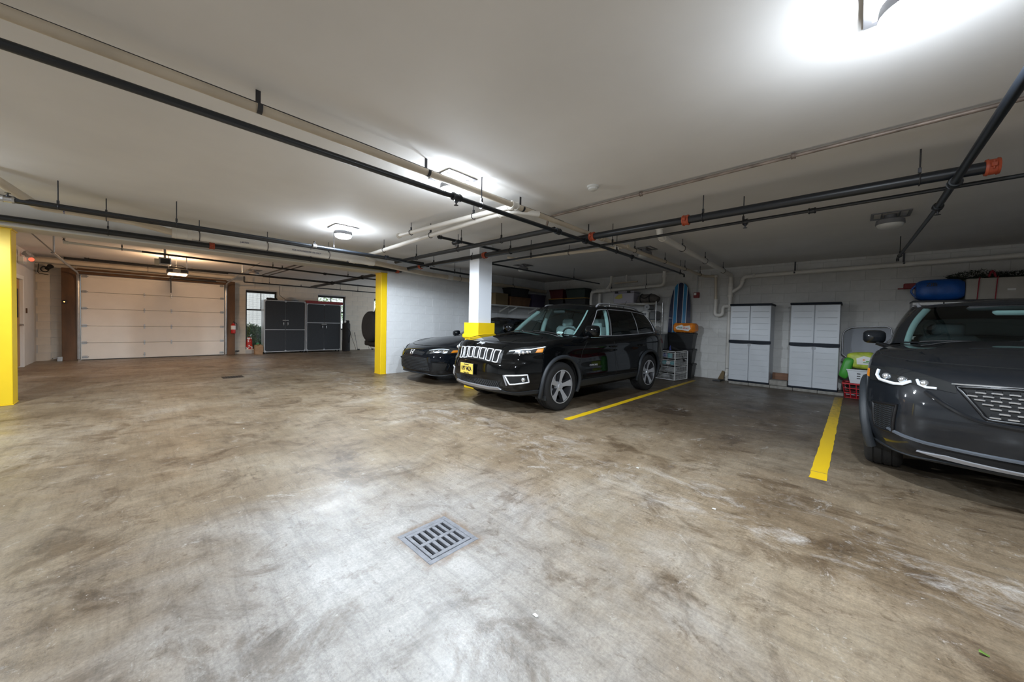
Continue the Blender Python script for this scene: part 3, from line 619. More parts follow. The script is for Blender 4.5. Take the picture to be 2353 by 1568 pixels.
# smoke detector
m = MB().lathe([(.062, ZC), (.062, ZC-.018), (.05, ZC-.022), (.048, ZC-.038), (.03, ZC-.048), (.001, ZC-.049)], (-2.08, 3.38, 0), 24)
single(m, 'smoke_detector', 'lens_off', 'white round smoke detector on the ceiling left of the copper conduit', 'smoke detector', 35)
# ================================================================= door bay
mat('door_white', (.80, .74, .66), .5, var=.03, scale=3)
mat('door_seam', (.10, .09, .08), .8)
mat('timber_dark', (.115, .055, .022), .65, var=.35, scale=5, stretch=(1, 1, .25))
mat('galv', (.42, .42, .42), .4, metal=.8, var=.1, scale=9)
mat('plastic_black', (.012, .012, .013), .45)
mat('plastic_dark', (.03, .03, .033), .5)
mat('plastic_grey', (.30, .30, .31), .5)
mat('plastic_white', (.74, .74, .72), .45)
mat('red_gloss', (.48, .015, .012), .3)
mat('red_dark', (.20, .02, .022), .6)
mat('wood_door', (.38, .22, .09), .5, var=.2, scale=4, stretch=(3, 3, .3))
emis('warm_bulb', (1, .62, .34), 1500); emis('warm_strip', (1, .66, .38), 14)
emis('led_orange', (1, .35, .05), 12)
emis('led_red', (1, .12, .06), 1.5)
mat('black_fabric', (.016, .016, .017), .85, var=.2, scale=20)
mat('paper_brown', (.36, .22, .12), .8, var=.12, scale=9, bump=.5, bscale=14)
mat('alu', (.50, .52, .54), .38, metal=.6)
mat('cab_black', (.018, .021, .026), .55, var=.15, scale=30)
glass('pane_glass', (.93, .96, .95))
# overhead door
dr = thing('door_1', None, None, (-15.2, .455, 0), kind='structure')
dz = [.015, .47, .936, 1.41, 1.867, 2.335]; y0, y1 = -1.075, 1.985
for a, b in zip(dz, dz[1:]):
    p = MB().bb(-15.25, -15.2, y0, y1, a+.003, b-.003, .006).build('panel', 'door_white', dr, world=True)
    if b > 2: MB().bb(-15.2, -15.188, y0, y1, b-.075, b-.055, .004).build('strut', 'door_white', p, world=False).location = (15.2, -.455, 0)
MB().bb(-15.27, -15.245, y0, y1, .01, 2.34).build('backing', 'door_seam', dr, world=True)
MB().bb(-15.25, -15.195, y0, y1, 0, .016, .004).build('bottom_seal', 'plastic_black', dr, world=True)
hm = MB().box((.006, 0, 0), (.012, .045, .03), bev=.003).box((.010, 0, .035), (.008, .03, .05), bev=.003).box((.010, 0, -.04), (.008, .03, .05), bev=.003).cyl((.014, -.03, 0), (.014, .03, 0), .007, n=8).mesh('hinge'); hm.materials.append(MT['galv'])
bm_ = MB().box((.008, 0, 0), (.016, .09, .07), bev=.004).cyl((.03, -.05, 0), (.03, .07, 0), .009, n=8).mesh('side_bracket'); bm_.materials.append(MT['galv'])
for z in dz[1:5]:
    for yy in (.13, .71): inst(hm, 'hinge', dr, (0, yy-.455, z))
    for yy, s in ((y0+.06, 1), (y1-.06, 1)): inst(bm_, 'side_bracket', dr, (0, yy-.455, z+.01))
for yy in (y0+.07, y1-.07): inst(bm_, 'side_bracket', dr, (0, yy-.455, .09)); inst(bm_, 'side_bracket', dr, (0, yy-.455, 2.29))
inst(hm, 'lift_handle', dr, (0, .13-.455, .11))
for yy, ex, ez, lab in ((-1.115, -11.2, 2.43, 'left'), (2.025, -12.5, 2.52, 'right')):
    P = rpath([(-15.12, yy, .04), (-15.12, yy, 2.36), (ex, yy-.02, ez)], .28, 7)
    m = MB().tube(P, .028, 6, flat=.6); tr = m.build('track', 'galv', dr, world=True)
    m = MB()
    m.tube([(ex+.05, yy, ez), (ex+.05, yy, ZC)], .012, 4); m.tube([(ex+.1, yy, ez), (ex+.9, yy-.25*(1 if yy < 0 else -1), ZC)], .014, 4)
    m.build('track_strap', 'galv', dr, world=True)
MB().cyl((-15.02, -1.14, 2.42), (-15.02, 2.0, 2.42), .013, n=10).build('torsion_shaft', 'galv', dr, 40, world=True)
MB().cyl((-15.02, .7, 2.42), (-15.02, 1.75, 2.42), .032, n=12).build('torsion_spring', 'dark_steel', dr, 40, world=True)
# timber surround
for nm, b in (('trim_1', (-15.44, -15.16, -1.40, -1.13, 0, 2.48)), ('trim_2', (-15.44, -15.16, 2.045, 2.27, 0, 2.46)), ('trim_3', (-15.44, -15.17, -1.13, 2.045, 2.345, 2.50))):
    tag(MB().bb(*b, .006).build(nm, 'timber_dark'), kind='structure')
# wall button with orange lamp on the left jamb, fire extinguisher on the right one
t = thing('door_button', 'small black button box with an orange lamp on the left timber jamb', 'button', (-15.15, -1.345, 1.53))
MB().bb(-15.16, -15.12, -1.385, -1.305, 1.53, 1.62, .006).build('box', 'plastic_black', t, world=True)
MB().sphere((-15.118, -1.35, 1.575), .012).build('lamp', 'led_orange', t, 40, world=True)
t = thing('fire_extinguisher', 'red fire extinguisher with white label on the right timber jamb', 'fire extinguisher', (-15.07, 2.21, .72))
MB().lathe([(.01, .72), (.062, .73), (.066, .75), (.066, .99), (.05, 1.03), (.022, 1.05), (.022, 1.08)], (-15.07, 2.21, 0), 20).build('cylinder', 'red_gloss', t, 40, world=True)
MB().lathe([(.0668, .86), (.0668, .99)], (-15.07, 2.21, 0), 20, cap=False).build('label_band', 'plastic_white', t, 40, world=True)
m = MB().box((-15.05, 2.21, 1.10), (.10, .03, .03), bev=.004).box((-15.04, 2.22, 1.135), (.13, .02, .015), bev=.003)
m.build('handle', 'plastic_black', t, world=True)
MB().tube(rpath([(-15.07, 2.23, 1.09), (-15.07, 2.31, 1.06), (-15.06, 2.31, .85)], .04), .009, 8).build('hose', 'plastic_black', t, 40, world=True)
m = MB().box((-15.14, 2.30, .12), (.04, .05, .05), bev=.005).cyl((-15.12, 2.33, .12), (-15.05, 2.36, .13), .02)
single(m, 'door_sensor', 'plastic_black', 'small black safety sensor at the foot of the right timber jamb', 'sensor', 40)
m = MB().box((-15.13, -1.43, .06), (.05, .09, .12), bev=.005).cyl((-15.1, -1.47, .09), (-15.05, -1.54, .08), .02)
single(m, 'door_sensor', 'galv', 'small metal safety sensor at the foot of the left timber jamb', 'sensor', 40)
# openers
t = thing('door_opener', 'dark garage door opener box with a glowing warm lamp and chain rail', 'door opener', (-12.0, .67, 2.26))
MB().bb(-12.2, -11.85, .48, .86, 2.29, 2.41, .02).build('motor_box', 'plastic_dark', t, world=True)
MB().bb(-12.17, -11.838, .50, .84, 2.262, 2.292, .012).build('lamp_strip', 'warm_strip', t, world=True)
m = MB()
for a in (.51, .83): m.tube([(-11.95, a, 2.41), (-11.95, a, ZC)], .009, 4)
m.build('hanger', 'galv', t, world=True)
MB().bb(-15.1, -12.2, .645, .685, 2.35, 2.385, .004).build('rail', 'dark_steel', t, world=True)
MB().tube(rpath([(-14.4, .66, 2.34), (-14.75, .68, 2.2), (-15.17, .70, 1.98)], .05), .014, 6).build('arm', 'dark_steel', t, world=True)
MB().tube([(-11.9, .5+.36*k/10, 2.41+.09*math.sin(PI*k/10)) for k in range(11)], .006, 6).build('cable', 'plastic_black', t, 40, world=True)
MB().bb(-11.846, -11.84, .58, .72, 2.32, 2.385).build('control_panel', 'plastic_grey', t, world=True)
t = thing('radio_box', 'silver framed control box hanging left of the door opener', 'control box', (-11.2, .41, 2.40))
MB().bb(-11.32, -11.16, .32, .52, 2.41, 2.56, .01).build('case', 'galv', t, world=True)
MB().bb(-11.165, -11.152, .345, .50, 2.43, 2.535, .004).build('face', 'plastic_dark', t, world=True)
MB().bb(-11.25, -11.23, .40, .44, 2.56, ZC).build('hanger', 'galv', t, world=True)
MB().bb(-11.2, -11.16, .25, .33, 2.38, 2.52, .004).build('side_flap', 'pvc_cream', t, world=True)
t = thing('warm_bulb', 'warm bulb hanging just behind the garage door opener', 'bulb', (-12.42, .67, 2.36))
MB().sphere((-12.42, .67, 2.41), .035).build('globe', 'warm_bulb', t, 60, world=True)
MB().lathe([(.02, 2.43), (.022, 2.44), (.022, 2.50), (.006, 2.51), (.006, ZC)], (-12.42, .67, 0), 12).build('socket', 'plastic_white', t, 40, world=True)
# pedestrian door
d = thing('door_2', None, None, ((pd0+pd1)/2, YL, 0), kind='structure')
sl = MB().bb(pd0+.06, pd1-.05, YL-.08, YL-.035, .02, pdh-.06, .004).build('slab', 'wood_door', d, world=True)
m = MB(); m.bb(pd0-.02, pd0+.06, YL-.1, YL+.02, 0, pdh+.03, .004); m.bb(pd1-.05, pd1+.03, YL-.1, YL+.02, 0, pdh+.03, .004); m.bb(pd0+.06, pd1-.05, YL-.1, YL+.02, pdh-.06, pdh+.03, .004)
m.build('frame', 'plastic_white', d, world=True)
MB().bb(pd0+.2, pd0+.32, YL-.04, YL-.030, 1.15, 1.80, .002).build('vision_panel', 'plastic_black', d, world=True)
m = MB().cyl((pd0+.13, YL-.04, .98), (pd0+.13, YL+.03, .98), .022).tube([(pd0+.13, YL+.02, .98), (pd0+.26, YL+.025, .98)], .011, 8); m.build('handle', 'steel', d, 40, world=True)
single(MB().bb(-14.33, -14.26, YL+.001, YL+.02, 1.25, 1.37, .003), 'switch_plate', 'timber_dark', 'small brown switch plate on the wall beside the pedestrian door', 'switch')
t = thing('emergency_light', 'white emergency light with two lamp heads and a red lamp above the pedestrian door', 'emergency light', (-13.6, YL+.05, 2.40))
MB().bb(-13.75, -13.45, YL+.002, YL+.09, 2.36, 2.52, .012).build('box', 'plastic_white', t, world=True)
for s in (-1, 1):
    m = MB().lathe([(.02, 0), (.055, .05), (.06, .10), (.05, .105)], (0, 0, 0), 16); m.xf(Matrix.Translation((-13.6+s*.14, YL+.07, 2.56))@Matrix.Rotation(s*.7, 4, 'Y')@Matrix.Rotation(-1.0, 4, 'X')); m.build('lamp_head', 'plastic_grey', t, 40, world=True)
MB().sphere((-13.86, YL+.14, 2.50), .045).build('red_lamp', 'led_red', t, 60, world=True)
t = thing('security_camera', 'black security camera with a looped cable in the corner beside the timber jamb', 'camera', (-15.2, -1.65, 2.40))
m = MB().lathe([(.03, -.10), (.045, -.09), (.05, .03), (.06, .05), (.055, .055)], (0, 0, 0), 16, 'x'); m.xf(Matrix.Translation((-15.25, -1.60, 2.47))@Matrix.Rotation(-.5, 4, 'Y')@Matrix.Rotation(.5, 4, 'Z')); m.build('body', 'plastic_black', t, 40, world=True)
MB().tube(ring((-15.3, -1.68, 2.41), (1, 0, 0), .065, 0), .012, 8, closed=True).build('cable_loop', 'plastic_black', t, 60, world=True)
MB().tube(rpath([(-15.35, -1.78, 2.55), (-15.35, -1.80, 2.30), (-15.3, -1.62, 2.27)], .05), .009, 6).build('cable', 'plastic_black', t, 40, world=True)
MB().cyl((-15.42, -1.6, 2.47), (-15.28, -1.6, 2.47), .018).build('mount', 'plastic_black', t, 40, world=True)
# windows with security mesh
def window(n, Y0, Y1, z0, z1, mid, wires=.034):
    w = thing('window_%d' % n, None, None, (-15.6, (Y0+Y1)/2, z0), kind='structure'); f = .05; X0, X1 = -15.64, -15.58
    m = MB()
    for a, b, c, d in ((Y0, Y0+f, z0, z1), (Y1-f, Y1, z0, z1), (Y0+f, Y1-f, z0, z0+f), (Y0+f, Y1-f, z1-f*1.5, z1), (Y0+f, Y1-f, mid-f*.5, mid+f*.5)): m.bb(X0, X1, a, b, c, d, .004)
    ym = (Y0+Y1)/2; m.bb(X0+.01, X1-.01, ym-.01, ym+.01, mid+.02, z1-f); m.build('frame', 'plastic_black', w, world=True)
    for (c, d) in ((z0+f, mid-f/2), (mid+f/2, z1-f*1.5)): MB().bb(-15.618, -15.612, Y0+f, Y1-f, c, d).build('pane', 'pane_glass', w, world=True)
    m = MB(); k = int((Y1-Y0-2*f)/wires)
    for i in range(1, k): q = Y0+f+(Y1-Y0-2*f)*i/k; m.bb(-15.664, -15.659, q-.0028, q+.0028, z0+f, z1-f)
    k = int((z1-z0-2*f)/wires)
    for i in range(1, k): q = z0+f+(z1-z0-2*f)*i/k; m.bb(-15.668, -15.663, Y0+f, Y1-f, q-.0028, q+.0028)
    m.build('mesh_grille', 'dark_steel', w, world=True)
    MB().bb(-15.71, -15.45, Y0, Y1, z0-.03, z0+.001, .004).build('sill', 'block_cream', w, world=True)
for n, (W4, md) in enumerate(zip(WIN, (1.555, 1.58, 1.58))): window(n+1, W4[0]+.002, W4[1]-.002, W4[2], W4[3], md, .036 if n == 0 else .2)
# outdoors
mat('ground_out', (.35, .34, .31), .9, var=.2, scale=2)
mat('far_wall', (.78, .70, .66), .8, var=.08, scale=1)
mat('leaf', (.055, .12, .035), .6, var=.5, scale=5)
mat('leaf_light', (.16, .28, .05), .6, var=.4, scale=5)
mat('bark', (.10, .07, .05), .8)
tag(MB().bb(-45, -15.72, -25, 30, -.3, -.05).build('ground_outside', 'ground_out'), kind='structure')
single(MB().bb(-30, -29.5, -12, 22, -.05, 3.6), 'neighbour_wall', 'far_wall', 'pale wall of the building seen through the windows', 'building')
def shrub(label, x, y, r, h, n, m, z0=0.):
    t = thing('shrub', label, 'shrub', (x, y, -.05)); mb = MB()
    for k in range(5):
        a = RNG.uniform(0, 6.28); mb.tube([(0, 0, 0), (math.cos(a)*r*.25, math.sin(a)*r*.25, h*.45), (math.cos(a)*r*.5, math.sin(a)*r*.5, h*.85)], [.018, .012, .005], 5)
    mb.build('stem', 'bark', t)
    P = RNG.normal(size=(n, 3)); P /= np.linalg.norm(P, axis=1)[:, None]; P *= (RNG.uniform(.35, 1, n)**.5)[:, None]
    P = P*np.array([r, r*1.25, h/2])+np.array([0, 0, h/2+z0]); mb = MB()
    for q in P:
        d = Vector(RNG.normal(size=3)).normalized(); u = d.orthogonal().normalized(); s = RNG.uniform(.03, .06); q = Vector(q)
        mb.add([q, q+d*s+u*s*.4, q+d*s*2, q+d*s-u*s*.4], [(0, 1, 2, 3)])
    o = mb.build('foliage', m, t); o['kind'] = 'stuff'
shrub('dense green shrub outside the left window', -16.7, 3.0, .5, 1.05, 5200, 'leaf')
shrub('second green shrub farther along the wall outside', -17.4, 4.7, .6, 1.2, 2400, 'leaf')
shrub('bright leafy tree crown outside the second window', -19.0, 7.2, 1.6, 2.2, 2400, 'leaf_light', 1.2)
# things at the left window
t = thing('garden_bag', 'red and white garden bag on the sill of the left window', 'bag', (-15.53, 2.72, .15))
m = MB(); V = []
for i in range(9):
    for k in range(14):
        a = 2*PI*k/14; z = .42*i/8; r = (.085-.03*(i/8)**3)*(1+.1*math.sin(5*a+i)); V.append((-15.53+r*.6*math.cos(a), 2.73+r*1.1*math.sin(a)-.05*i/8*0, .151+z))
m.add(V, [(i*14+k, i*14+(k+1) % 14, (i+1)*14+(k+1) % 14, (i+1)*14+k) for i in range(8) for k in range(14)]+[tuple(range(8*14, 9*14))])
mm, tt, N, L, p = nt('red_white_bag'); tc = N.new('ShaderNodeTexCoord'); nz = N.new('ShaderNodeTexNoise'); nz.inputs['Scale'].default_value = 9; L.new(tc.outputs['Object'], nz.inputs['Vector'])
rr = N.new('ShaderNodeValToRGB'); rr.color_ramp.interpolation = 'CONSTANT'; rr.color_ramp.elements[0].color = (.55, .03, .02, 1); rr.color_ramp.elements[1].color = (.75, .72, .7, 1); rr.color_ramp.elements[1].position = .55
L.new(nz.outputs['Fac'], rr.inputs[0]); L.new(rr.outputs[0], p.inputs['Base Color'])
m.build('sack', 'red_white_bag', t, 50, world=True)
mat('spray_yellow', (.75, .50, .02), .4); mat('spray_green', (.03, .28, .10), .4)
t = thing('sprayer_can', 'yellow sprayer can with green cap on the sill of the left window', 'sprayer', (-15.52, 2.98, .15))
MB().lathe([(.05, .151), (.06, .17), (.06, .28), (.03, .30), (.02, .31)], (-15.52, 2.98, 0), 16).build('tank', 'spray_yellow', t, 40, world=True)
MB().lathe([(.045, .305), (.045, .36), (.02, .375)], (-15.52, 2.98, 0), 16).build('cap', 'spray_green', t, 40, world=True)
t = thing('spray_bottle', 'green bottle on the sill of the left window next to the black cabinet', 'bottle', (-15.52, 3.12, .15))
MB().lathe([(.035, .151), (.042, .16), (.042, .34), (.018, .40), (.016, .43)], (-15.52, 3.12, 0), 14).build('bottle_body', 'spray_green', t, 40, world=True)
MB().box((-15.5, 3.12, .45), (.09, .03, .04), bev=.006).build('trigger', 'plastic_black', t, world=True)
# brown paper bag
t = thing('paper_bag', 'crumpled brown paper bag on the floor in front of the black cabinet', 'bag', (-14.98, 2.90, 0))
V = []; n = 24; rows = 8
for i in range(rows+1):
    z = .31*i/rows
    for k in range(n):
        a = 2*PI*k/n; c, s = math.cos(a), math.sin(a); q = 1/max(abs(c), abs(s))**.7
        w = .118*q*(1+.10*math.sin(PI*i/rows))*(1+.05*math.sin(3*a+2*i)); V.append((c*w*.8, s*w, z+(.015*math.sin(4*a) if i == rows else 0)))
MB().add(V, [(i*n+k, i*n+(k+1) % n, (i+1)*n+(k+1) % n, (i+1)*n+k) for i in range(rows) for k in range(n)]).build('bag_body', 'paper_brown', t, 50)
MB().tube([(.05*math.cos(a), .04*math.sin(a*2)+.02, .30+.05*math.sin(a)) for a in np.linspace(0, PI, 9)], .01, 6).build('folded_top', 'paper_brown', t, 50)
# two black storage lockers
def locker(label, Y0, Y1, H, zs, X=-14.97, dp=.43):
    t = thing('storage_locker', label, 'cabinet', (X-dp/2, (Y0+Y1)/2, 0), group='black storage lockers by the window')
    MB().bb(X-dp, X-.025, Y0, Y1, .06, H, .006).build('body', 'alu', t, world=True)
    for a in (Y0+.04, Y1-.08):
        for xx in (X-dp+.04, X-.08): MB().bb(xx, xx+.04, a, a+.04, 0, .06).build('foot', 'plastic_black', t, world=True)
    ym = (Y0+Y1)/2; e = .028
    for k, (a, b) in enumerate(((Y0+e, ym-.004), (ym+.004, Y1-e))):
        dd = MB().bb(X-.025, X-.004, a, b, .06+e, H-e, .004).build('door', 'cab_black', t, world=True)
        m = MB().bb(X-.005, X+.003, a+.002, b-.002, zs-.014, zs+.014, .002); m.v = [(v[0]-wloc(t)[0], v[1]-wloc(t)[1], v[2]-wloc(t)[2]) for v in m.v]; m.build('cross_trim', 'alu', dd)
        hy = ym-.065 if k == 0 else ym+.065; hz = zs+(.22 if H > 1.9 else -.16)
        m = MB().tube(rpath([(X-.004, hy, hz-.06), (X+.03, hy, hz-.05), (X+.03, hy, hz+.05), (X-.004, hy, hz+.06)], .02), .007, 8); m.v = [(v[0]-wloc(t)[0], v[1]-wloc(t)[1], v[2]-wloc(t)[2]) for v in m.v]; m.build('handle', 'steel', dd, 40)
    m = MB()
    for a, b, c, d in ((Y0, Y0+e, .06, H), (Y1-e, Y1, .06, H), (Y0+e, Y1-e, .06, .06+e), (Y0+e, Y1-e, H-e, H)): m.bb(X-.025, X, a, b, c, d, .003)
    for yy, zz in ((Y0+e, .06+e), (Y1-e, .06+e), (Y0+e, H-e), (Y1-e, H-e), (ym, H-e), (ym, .06+e)): m.box((X-.001, yy, zz), (.006, .06, .06), R=Matrix.Rotation(PI/4, 3, 'X'))
    m.build('edge_trim', 'alu', t, world=True)
    hz = zs+(.34 if H > 1.9 else -.055); MB().bb(X, X+.012, ym-.10, ym+.09, hz-.018, hz+.018, .004).build('hasp', 'steel', t, world=True)
locker('left black locker with silver trim in front of the window', 3.06, 4.375, 1.915, .86)
locker('right black locker with silver trim beside the tall black bag', 4.40, 5.66, 1.865, 1.13)
single(MB().bb(-15.2, -14.93, 4.40, 5.72, 1.868, 1.97, .01), 'plank_box', 'red_dark', 'flat dark red box lying on top of the right black locker', 'box')
t = thing('hub_cap', 'shiny silver dome lying on top of the left black locker', 'hub cap', (-15.15, 3.95, 1.916))
MB().lathe([(.20, 1.916), (.21, 1.94), (.18, 2.0), (.10, 2.05), (.01, 2.065)], (-15.15, 3.95, 0), 24).build('dome', 'steel', t, 40, world=True)
MB().lathe([(.205, 1.93), (.225, 1.925), (.225, 1.945), (.205, 1.95)], (-15.15, 3.95, 0), 24, cap=False).build('rim', 'dark_steel', t, 40, world=True)
m = MB()
for k in range(7): m.sphere((-15.1+RNG.uniform(-.05, .05), 3.2+.04*k, 1.916+.03+RNG.uniform(0, .02)), .045, 8, 6)
single(m, 'work_gloves', 'black_fabric', 'small black heap of gloves at the left end of the left locker', 'gloves', 60)
single(MB().tube(rpath([(-15.3, 3.6, 2.46), (-15.3, 3.58, 2.12), (-15.2, 3.72, 2.0), (-15.15, 3.76, 1.96)], .1), .008, 6), 'cable', 'plastic_black', 'thin black cable hanging down the wall onto the left locker', 'cable', 40)
# tall black bag, sticks
t = thing('golf_bag', 'tall black bag standing right of the black lockers', 'bag', (-14.95, 5.86, 0))
MB().lathe([(.13, 0), (.15, .03), (.145, .5), (.15, .52), (.145, .54), (.15, 1.1), (.13, 1.14)], (-14.95, 5.86, 0), 20).build('bag_body', 'black_fabric', t, 50, world=True)
MB().box((-14.93, 5.90, 1.19), (.12, .14, .13), bev=.03).build('hood', 'black_fabric', t, world=True)
MB().sphere((-14.9, 5.80, 1.19), .04).build('club_cover', 'plastic_white', t, 60, world=True)
MB().tube(rpath([(-14.80, 5.86, .95), (-14.75, 5.95, .8), (-14.80, 5.92, .35)], .08), .015, 6).build('strap', 'black_fabric', t, 40, world=True)
for k, (yb, yt, h, hd) in enumerate(((6.35, 6.12, .95, 0), (6.42, 6.38, .72, 1), (6.92, 6.80, .80, 1), (7.02, 6.86, .76, 1))):
    t = thing('golf_club', ['thin stick leaning against the tall black bag', 'first of three golf clubs leaning on the far wall', 'second of three golf clubs leaning on the far wall', 'golf club on the far wall nearest the covered spare wheel'][k], 'golf club', (-15.2, yb, 0), group='sticks and clubs on the far wall')
    MB().cyl((-15.15, yb, .02), (-15.38, yt, h), .007, n=6).build('shaft', 'dark_steel' if k else 'timber_dark', t, 40, world=True)
    MB().cyl((-15.335, yb+(yt-yb)*.8, h*.8), (-15.385, yt, h+.02), .013, n=8).build('grip', 'plastic_black', t, 40, world=True)
    if hd: MB().box((-15.13, yb+.03, .03), (.05, .10, .05), bev=.015).build('club_head', 'plastic_black' if k % 2 else 'steel', t, world=True)
# ================================================================= car builder
mat('paint_black', (.0022, .0026, .0030), .3, coat=.85, spec=.0)
mat('paint_navy', (.0035, .005, .0075), .3, coat=.9, spec=.0)
mat('paint_grey', (.009, .0105, .013), .38, metal=.0, coat=.9, spec=.1, var=.3, scale=900)
mat('cladding', (.017, .020, .024), .55, bump=.1, bscale=300)
mat('trim_black', (.006, .006, .007), .35)
mat('gap_black', (.002, .002, .002), .8)
mat('chrome', (.80, .81, .83), .14, metal=.85); mat('bright_trim', (.78, .79, .82), .25, metal=.35)
mat('satin_silver', (.42, .42, .44), .35, metal=.5)
mat('rim_silver', (.50, .51, .54), .30, metal=.35)
mat('rim_dark', (.05, .05, .055), .4, metal=.5)
mat('rubber', (.013, .013, .014), .75, bump=.15, bscale=200)
mat('lamp_chrome', (.55, .57, .60), .15, metal=1)
mat('amber', (.80, .26, .01), .25, coat=1)
mat('drl_white', (.80, .82, .84), .3)
mat('tail_red', (.16, .008, .008), .25, coat=1)
mat('seat_light', (.42, .45, .46), .6)
mat('seat_dark', (.03, .03, .032), .7)
mat('interior_dark', (.025, .026, .028), .75)
mat('interior_pale', (.40, .46, .46), .7)
mat('plate_yellow', (.78, .58, .10), .45)
glass('glass_clear', (.62, .76, .74)); glass('glass_dark', (.07, .085, .085)); glass('lens_clear', (.90, .93, .95))
def crom(P, ts, mirror=False):
    """Catmull-Rom along axis 0; mirror: both ends are on the symmetry plane y = 0"""
    P = np.asarray(P, float); n = len(P)
    if mirror:
        a = P[1].copy(); a[..., 1] *= -1; b = P[-2].copy(); b[..., 1] *= -1
    else: a = 2*P[0]-P[1]; b = 2*P[-1]-P[-2]
    Q = np.concatenate([a[None], P, b[None]]); out = []
    for t in ts:
        i = min(int(t), n-2); u = t-i; p0, p1, p2, p3 = Q[i], Q[i+1], Q[i+2], Q[i+3]
        out.append(.5*((2*p1)+(-p0+p2)*u+(2*p0-5*p1+4*p2-p3)*u*u+(-p0+3*p1-3*p2+p3)*u**3))
    return np.array(out)
def mirror_cols(P):      # P rows x cols, col 0 at y=0 front, last col at y=0 rear -> full ring of columns
    M = P[:, ::-1].copy(); M[..., 1] *= -1
    return np.concatenate([M[:, :-1], P], axis=1)
LERP = lambda a, b, t: a+(b-a)*t
class Car:
    def __init__(s, name, label, cat, loc, rz, S):
        s.S = S; s.t = thing(name, label, cat, (loc[0], loc[1], 0), rz); s.polys = []; s.verts = []
        s.build_shell()
    def _grab(s, mb):
        o = len(s.verts); s.verts += [Vector(v) for v in mb.v]; s.polys += [tuple(i+o for i in f) for f in mb.f]
    def build_shell(s):
        S = s.S; paint = S['paint']; xfw, xrw, R = S['xfw'], S['xrw'], S['arch']
        rows = []
        for r in S['rows']:
            zf, zm, zr, xf, b, w, xr = r[:7]; wm = r[7] if len(r) > 7 else 1.; L = LERP
            rows.append([(xf, 0, zf), (xf-b[0], .42*w, zf), (xf-b[1], .76*w, L(zf, zm, .06)), (xf-b[2], .94*w, L(zf, zm, .25)), (min(xfw+.43, xf-b[2]-.14), w*.99, L(zf, zm, .5)),
                (xfw, w, L(zf, zm, .8)), (xfw-.52, w*wm, zm), (0, w*wm, zm), (xrw+.5, w*wm, L(zm, zr, .5)), (xrw, w, zr), (xrw-.45, w*.985, zr), (xr+.20, .90*w, zr), (xr+.05, .5*w, zr), (xr, 0, zr)])
        C = np.array(rows, float); K = 14
        ts = np.linspace(0, 13, 13*K+1); D = np.array([crom(C[i], ts, True) for i in range(len(C))])
        us = np.linspace(0, len(C)-1, (len(C)-1)*8+1); D = crom(D, us)
        s.D = D; s.top = lambda t, C=C: crom(C[-1], [t], True)[0]
        P = mirror_cols(D); m, n = P.shape[:2]; V = P.reshape(-1, 3).copy(); keep = []
        ins = np.zeros(len(V), bool)
        for xc in (xfw, xrw):
            d = np.hypot(V[:, 0]-xc, (V[:, 2]-S['wz'])*1.0); hit = (d < R) & (np.abs(V[:, 1]) > .55); ins |= hit
        for i in range(m-1):
            for j in range(n-1):
                f = (i*n+j, i*n+j+1, (i+1)*n+j+1, (i+1)*n+j)
                if not all(ins[k] for k in f): keep.append(f[::-1])
        for xc in (xfw, xrw):
            dx, dz = V[:, 0]-xc, V[:, 2]-S['wz']; d = np.hypot(dx, dz); h = (d < R) & (np.abs(V[:, 1]) > .55) & (d > 1e-6)
            V[h, 0] = xc+dx[h]/d[h]*R; V[h, 2] = S['wz']+dz[h]/d[h]*R
        mb = MB(); mb.add(V, keep); s.body = mb.build('body_shell', paint, s.t, 32); s._grab(mb)
        # hood
        tc, t0 = S['t_cowl'], S.get('t_corner', 3.3); S1 = s.top(tc); xc0, zc0 = S['cowl']; nu, ns = 26, 22
        H = np.zeros((nu+1, ns+1, 3))
        for i in range(nu+1):
            u = i/nu; Su = s.top(t0+(tc-t0)*u); l1 = s.top(t0); 
            for j in range(ns+1):
                q = j/ns; lip = s.top(t0*q); cw = np.array([xc0+(S1[0]-xc0)*q**2.2, S1[1]*q, zc0+(S1[2]-zc0)*q**2])
                p = (1-u)*lip+u*cw+(Su-((1-u)*l1+u*S1))*q**3
                p[2] += S.get('hood_bulge', .03)*math.sin(PI*min(1, u*.92+.04))**.8*(1-q*q)+S.get('hood_step', .012)*(1/(1+math.exp((q-.62)*28)))*min(1, u*6)
                H[i, j] = p
        M = H[:, ::-1].copy(); M[..., 1] *= -1; H = np.concatenate([M[:, :-1], H], axis=1)
        mb = MB().grid(H, True); s.hood = mb.build('hood', paint, s.t, 40); s._grab(mb)
        # greenhouse
        G0 = np.array([g[0] for g in S['gh']], float); G1 = np.array([g[1] for g in S['gh']], float); nc = len(G0)
        edges = sorted({e for w in S['windows'] for e in w[1:3]}); ts = sorted(set(np.round(np.linspace(0, nc-1, (nc-1)*8+1), 4)) | set(edges))
        ved = sorted({e for w in S['windows'] for e in w[3:5]}); vs = sorted(set(np.round(np.linspace(0, 1, 15), 4)) | set(ved))
        def gp(t, v):
            a = crom(G0, [t], True)[0]; b = crom(G1, [t], True)[0]; p = a+(b-a)*v
            d = np.array([.35, 0, .2]) if t < 1.5 else (np.array([0, 1., .3]) if t < nc-2.5 else np.array([-1, 0, .2]))
            return p+d*S.get('gh_bulge', .03)*math.sin(PI*v)
        s.gp = gp
        A = np.array([[gp(t, v) for t in ts] for v in vs]); parts = {}
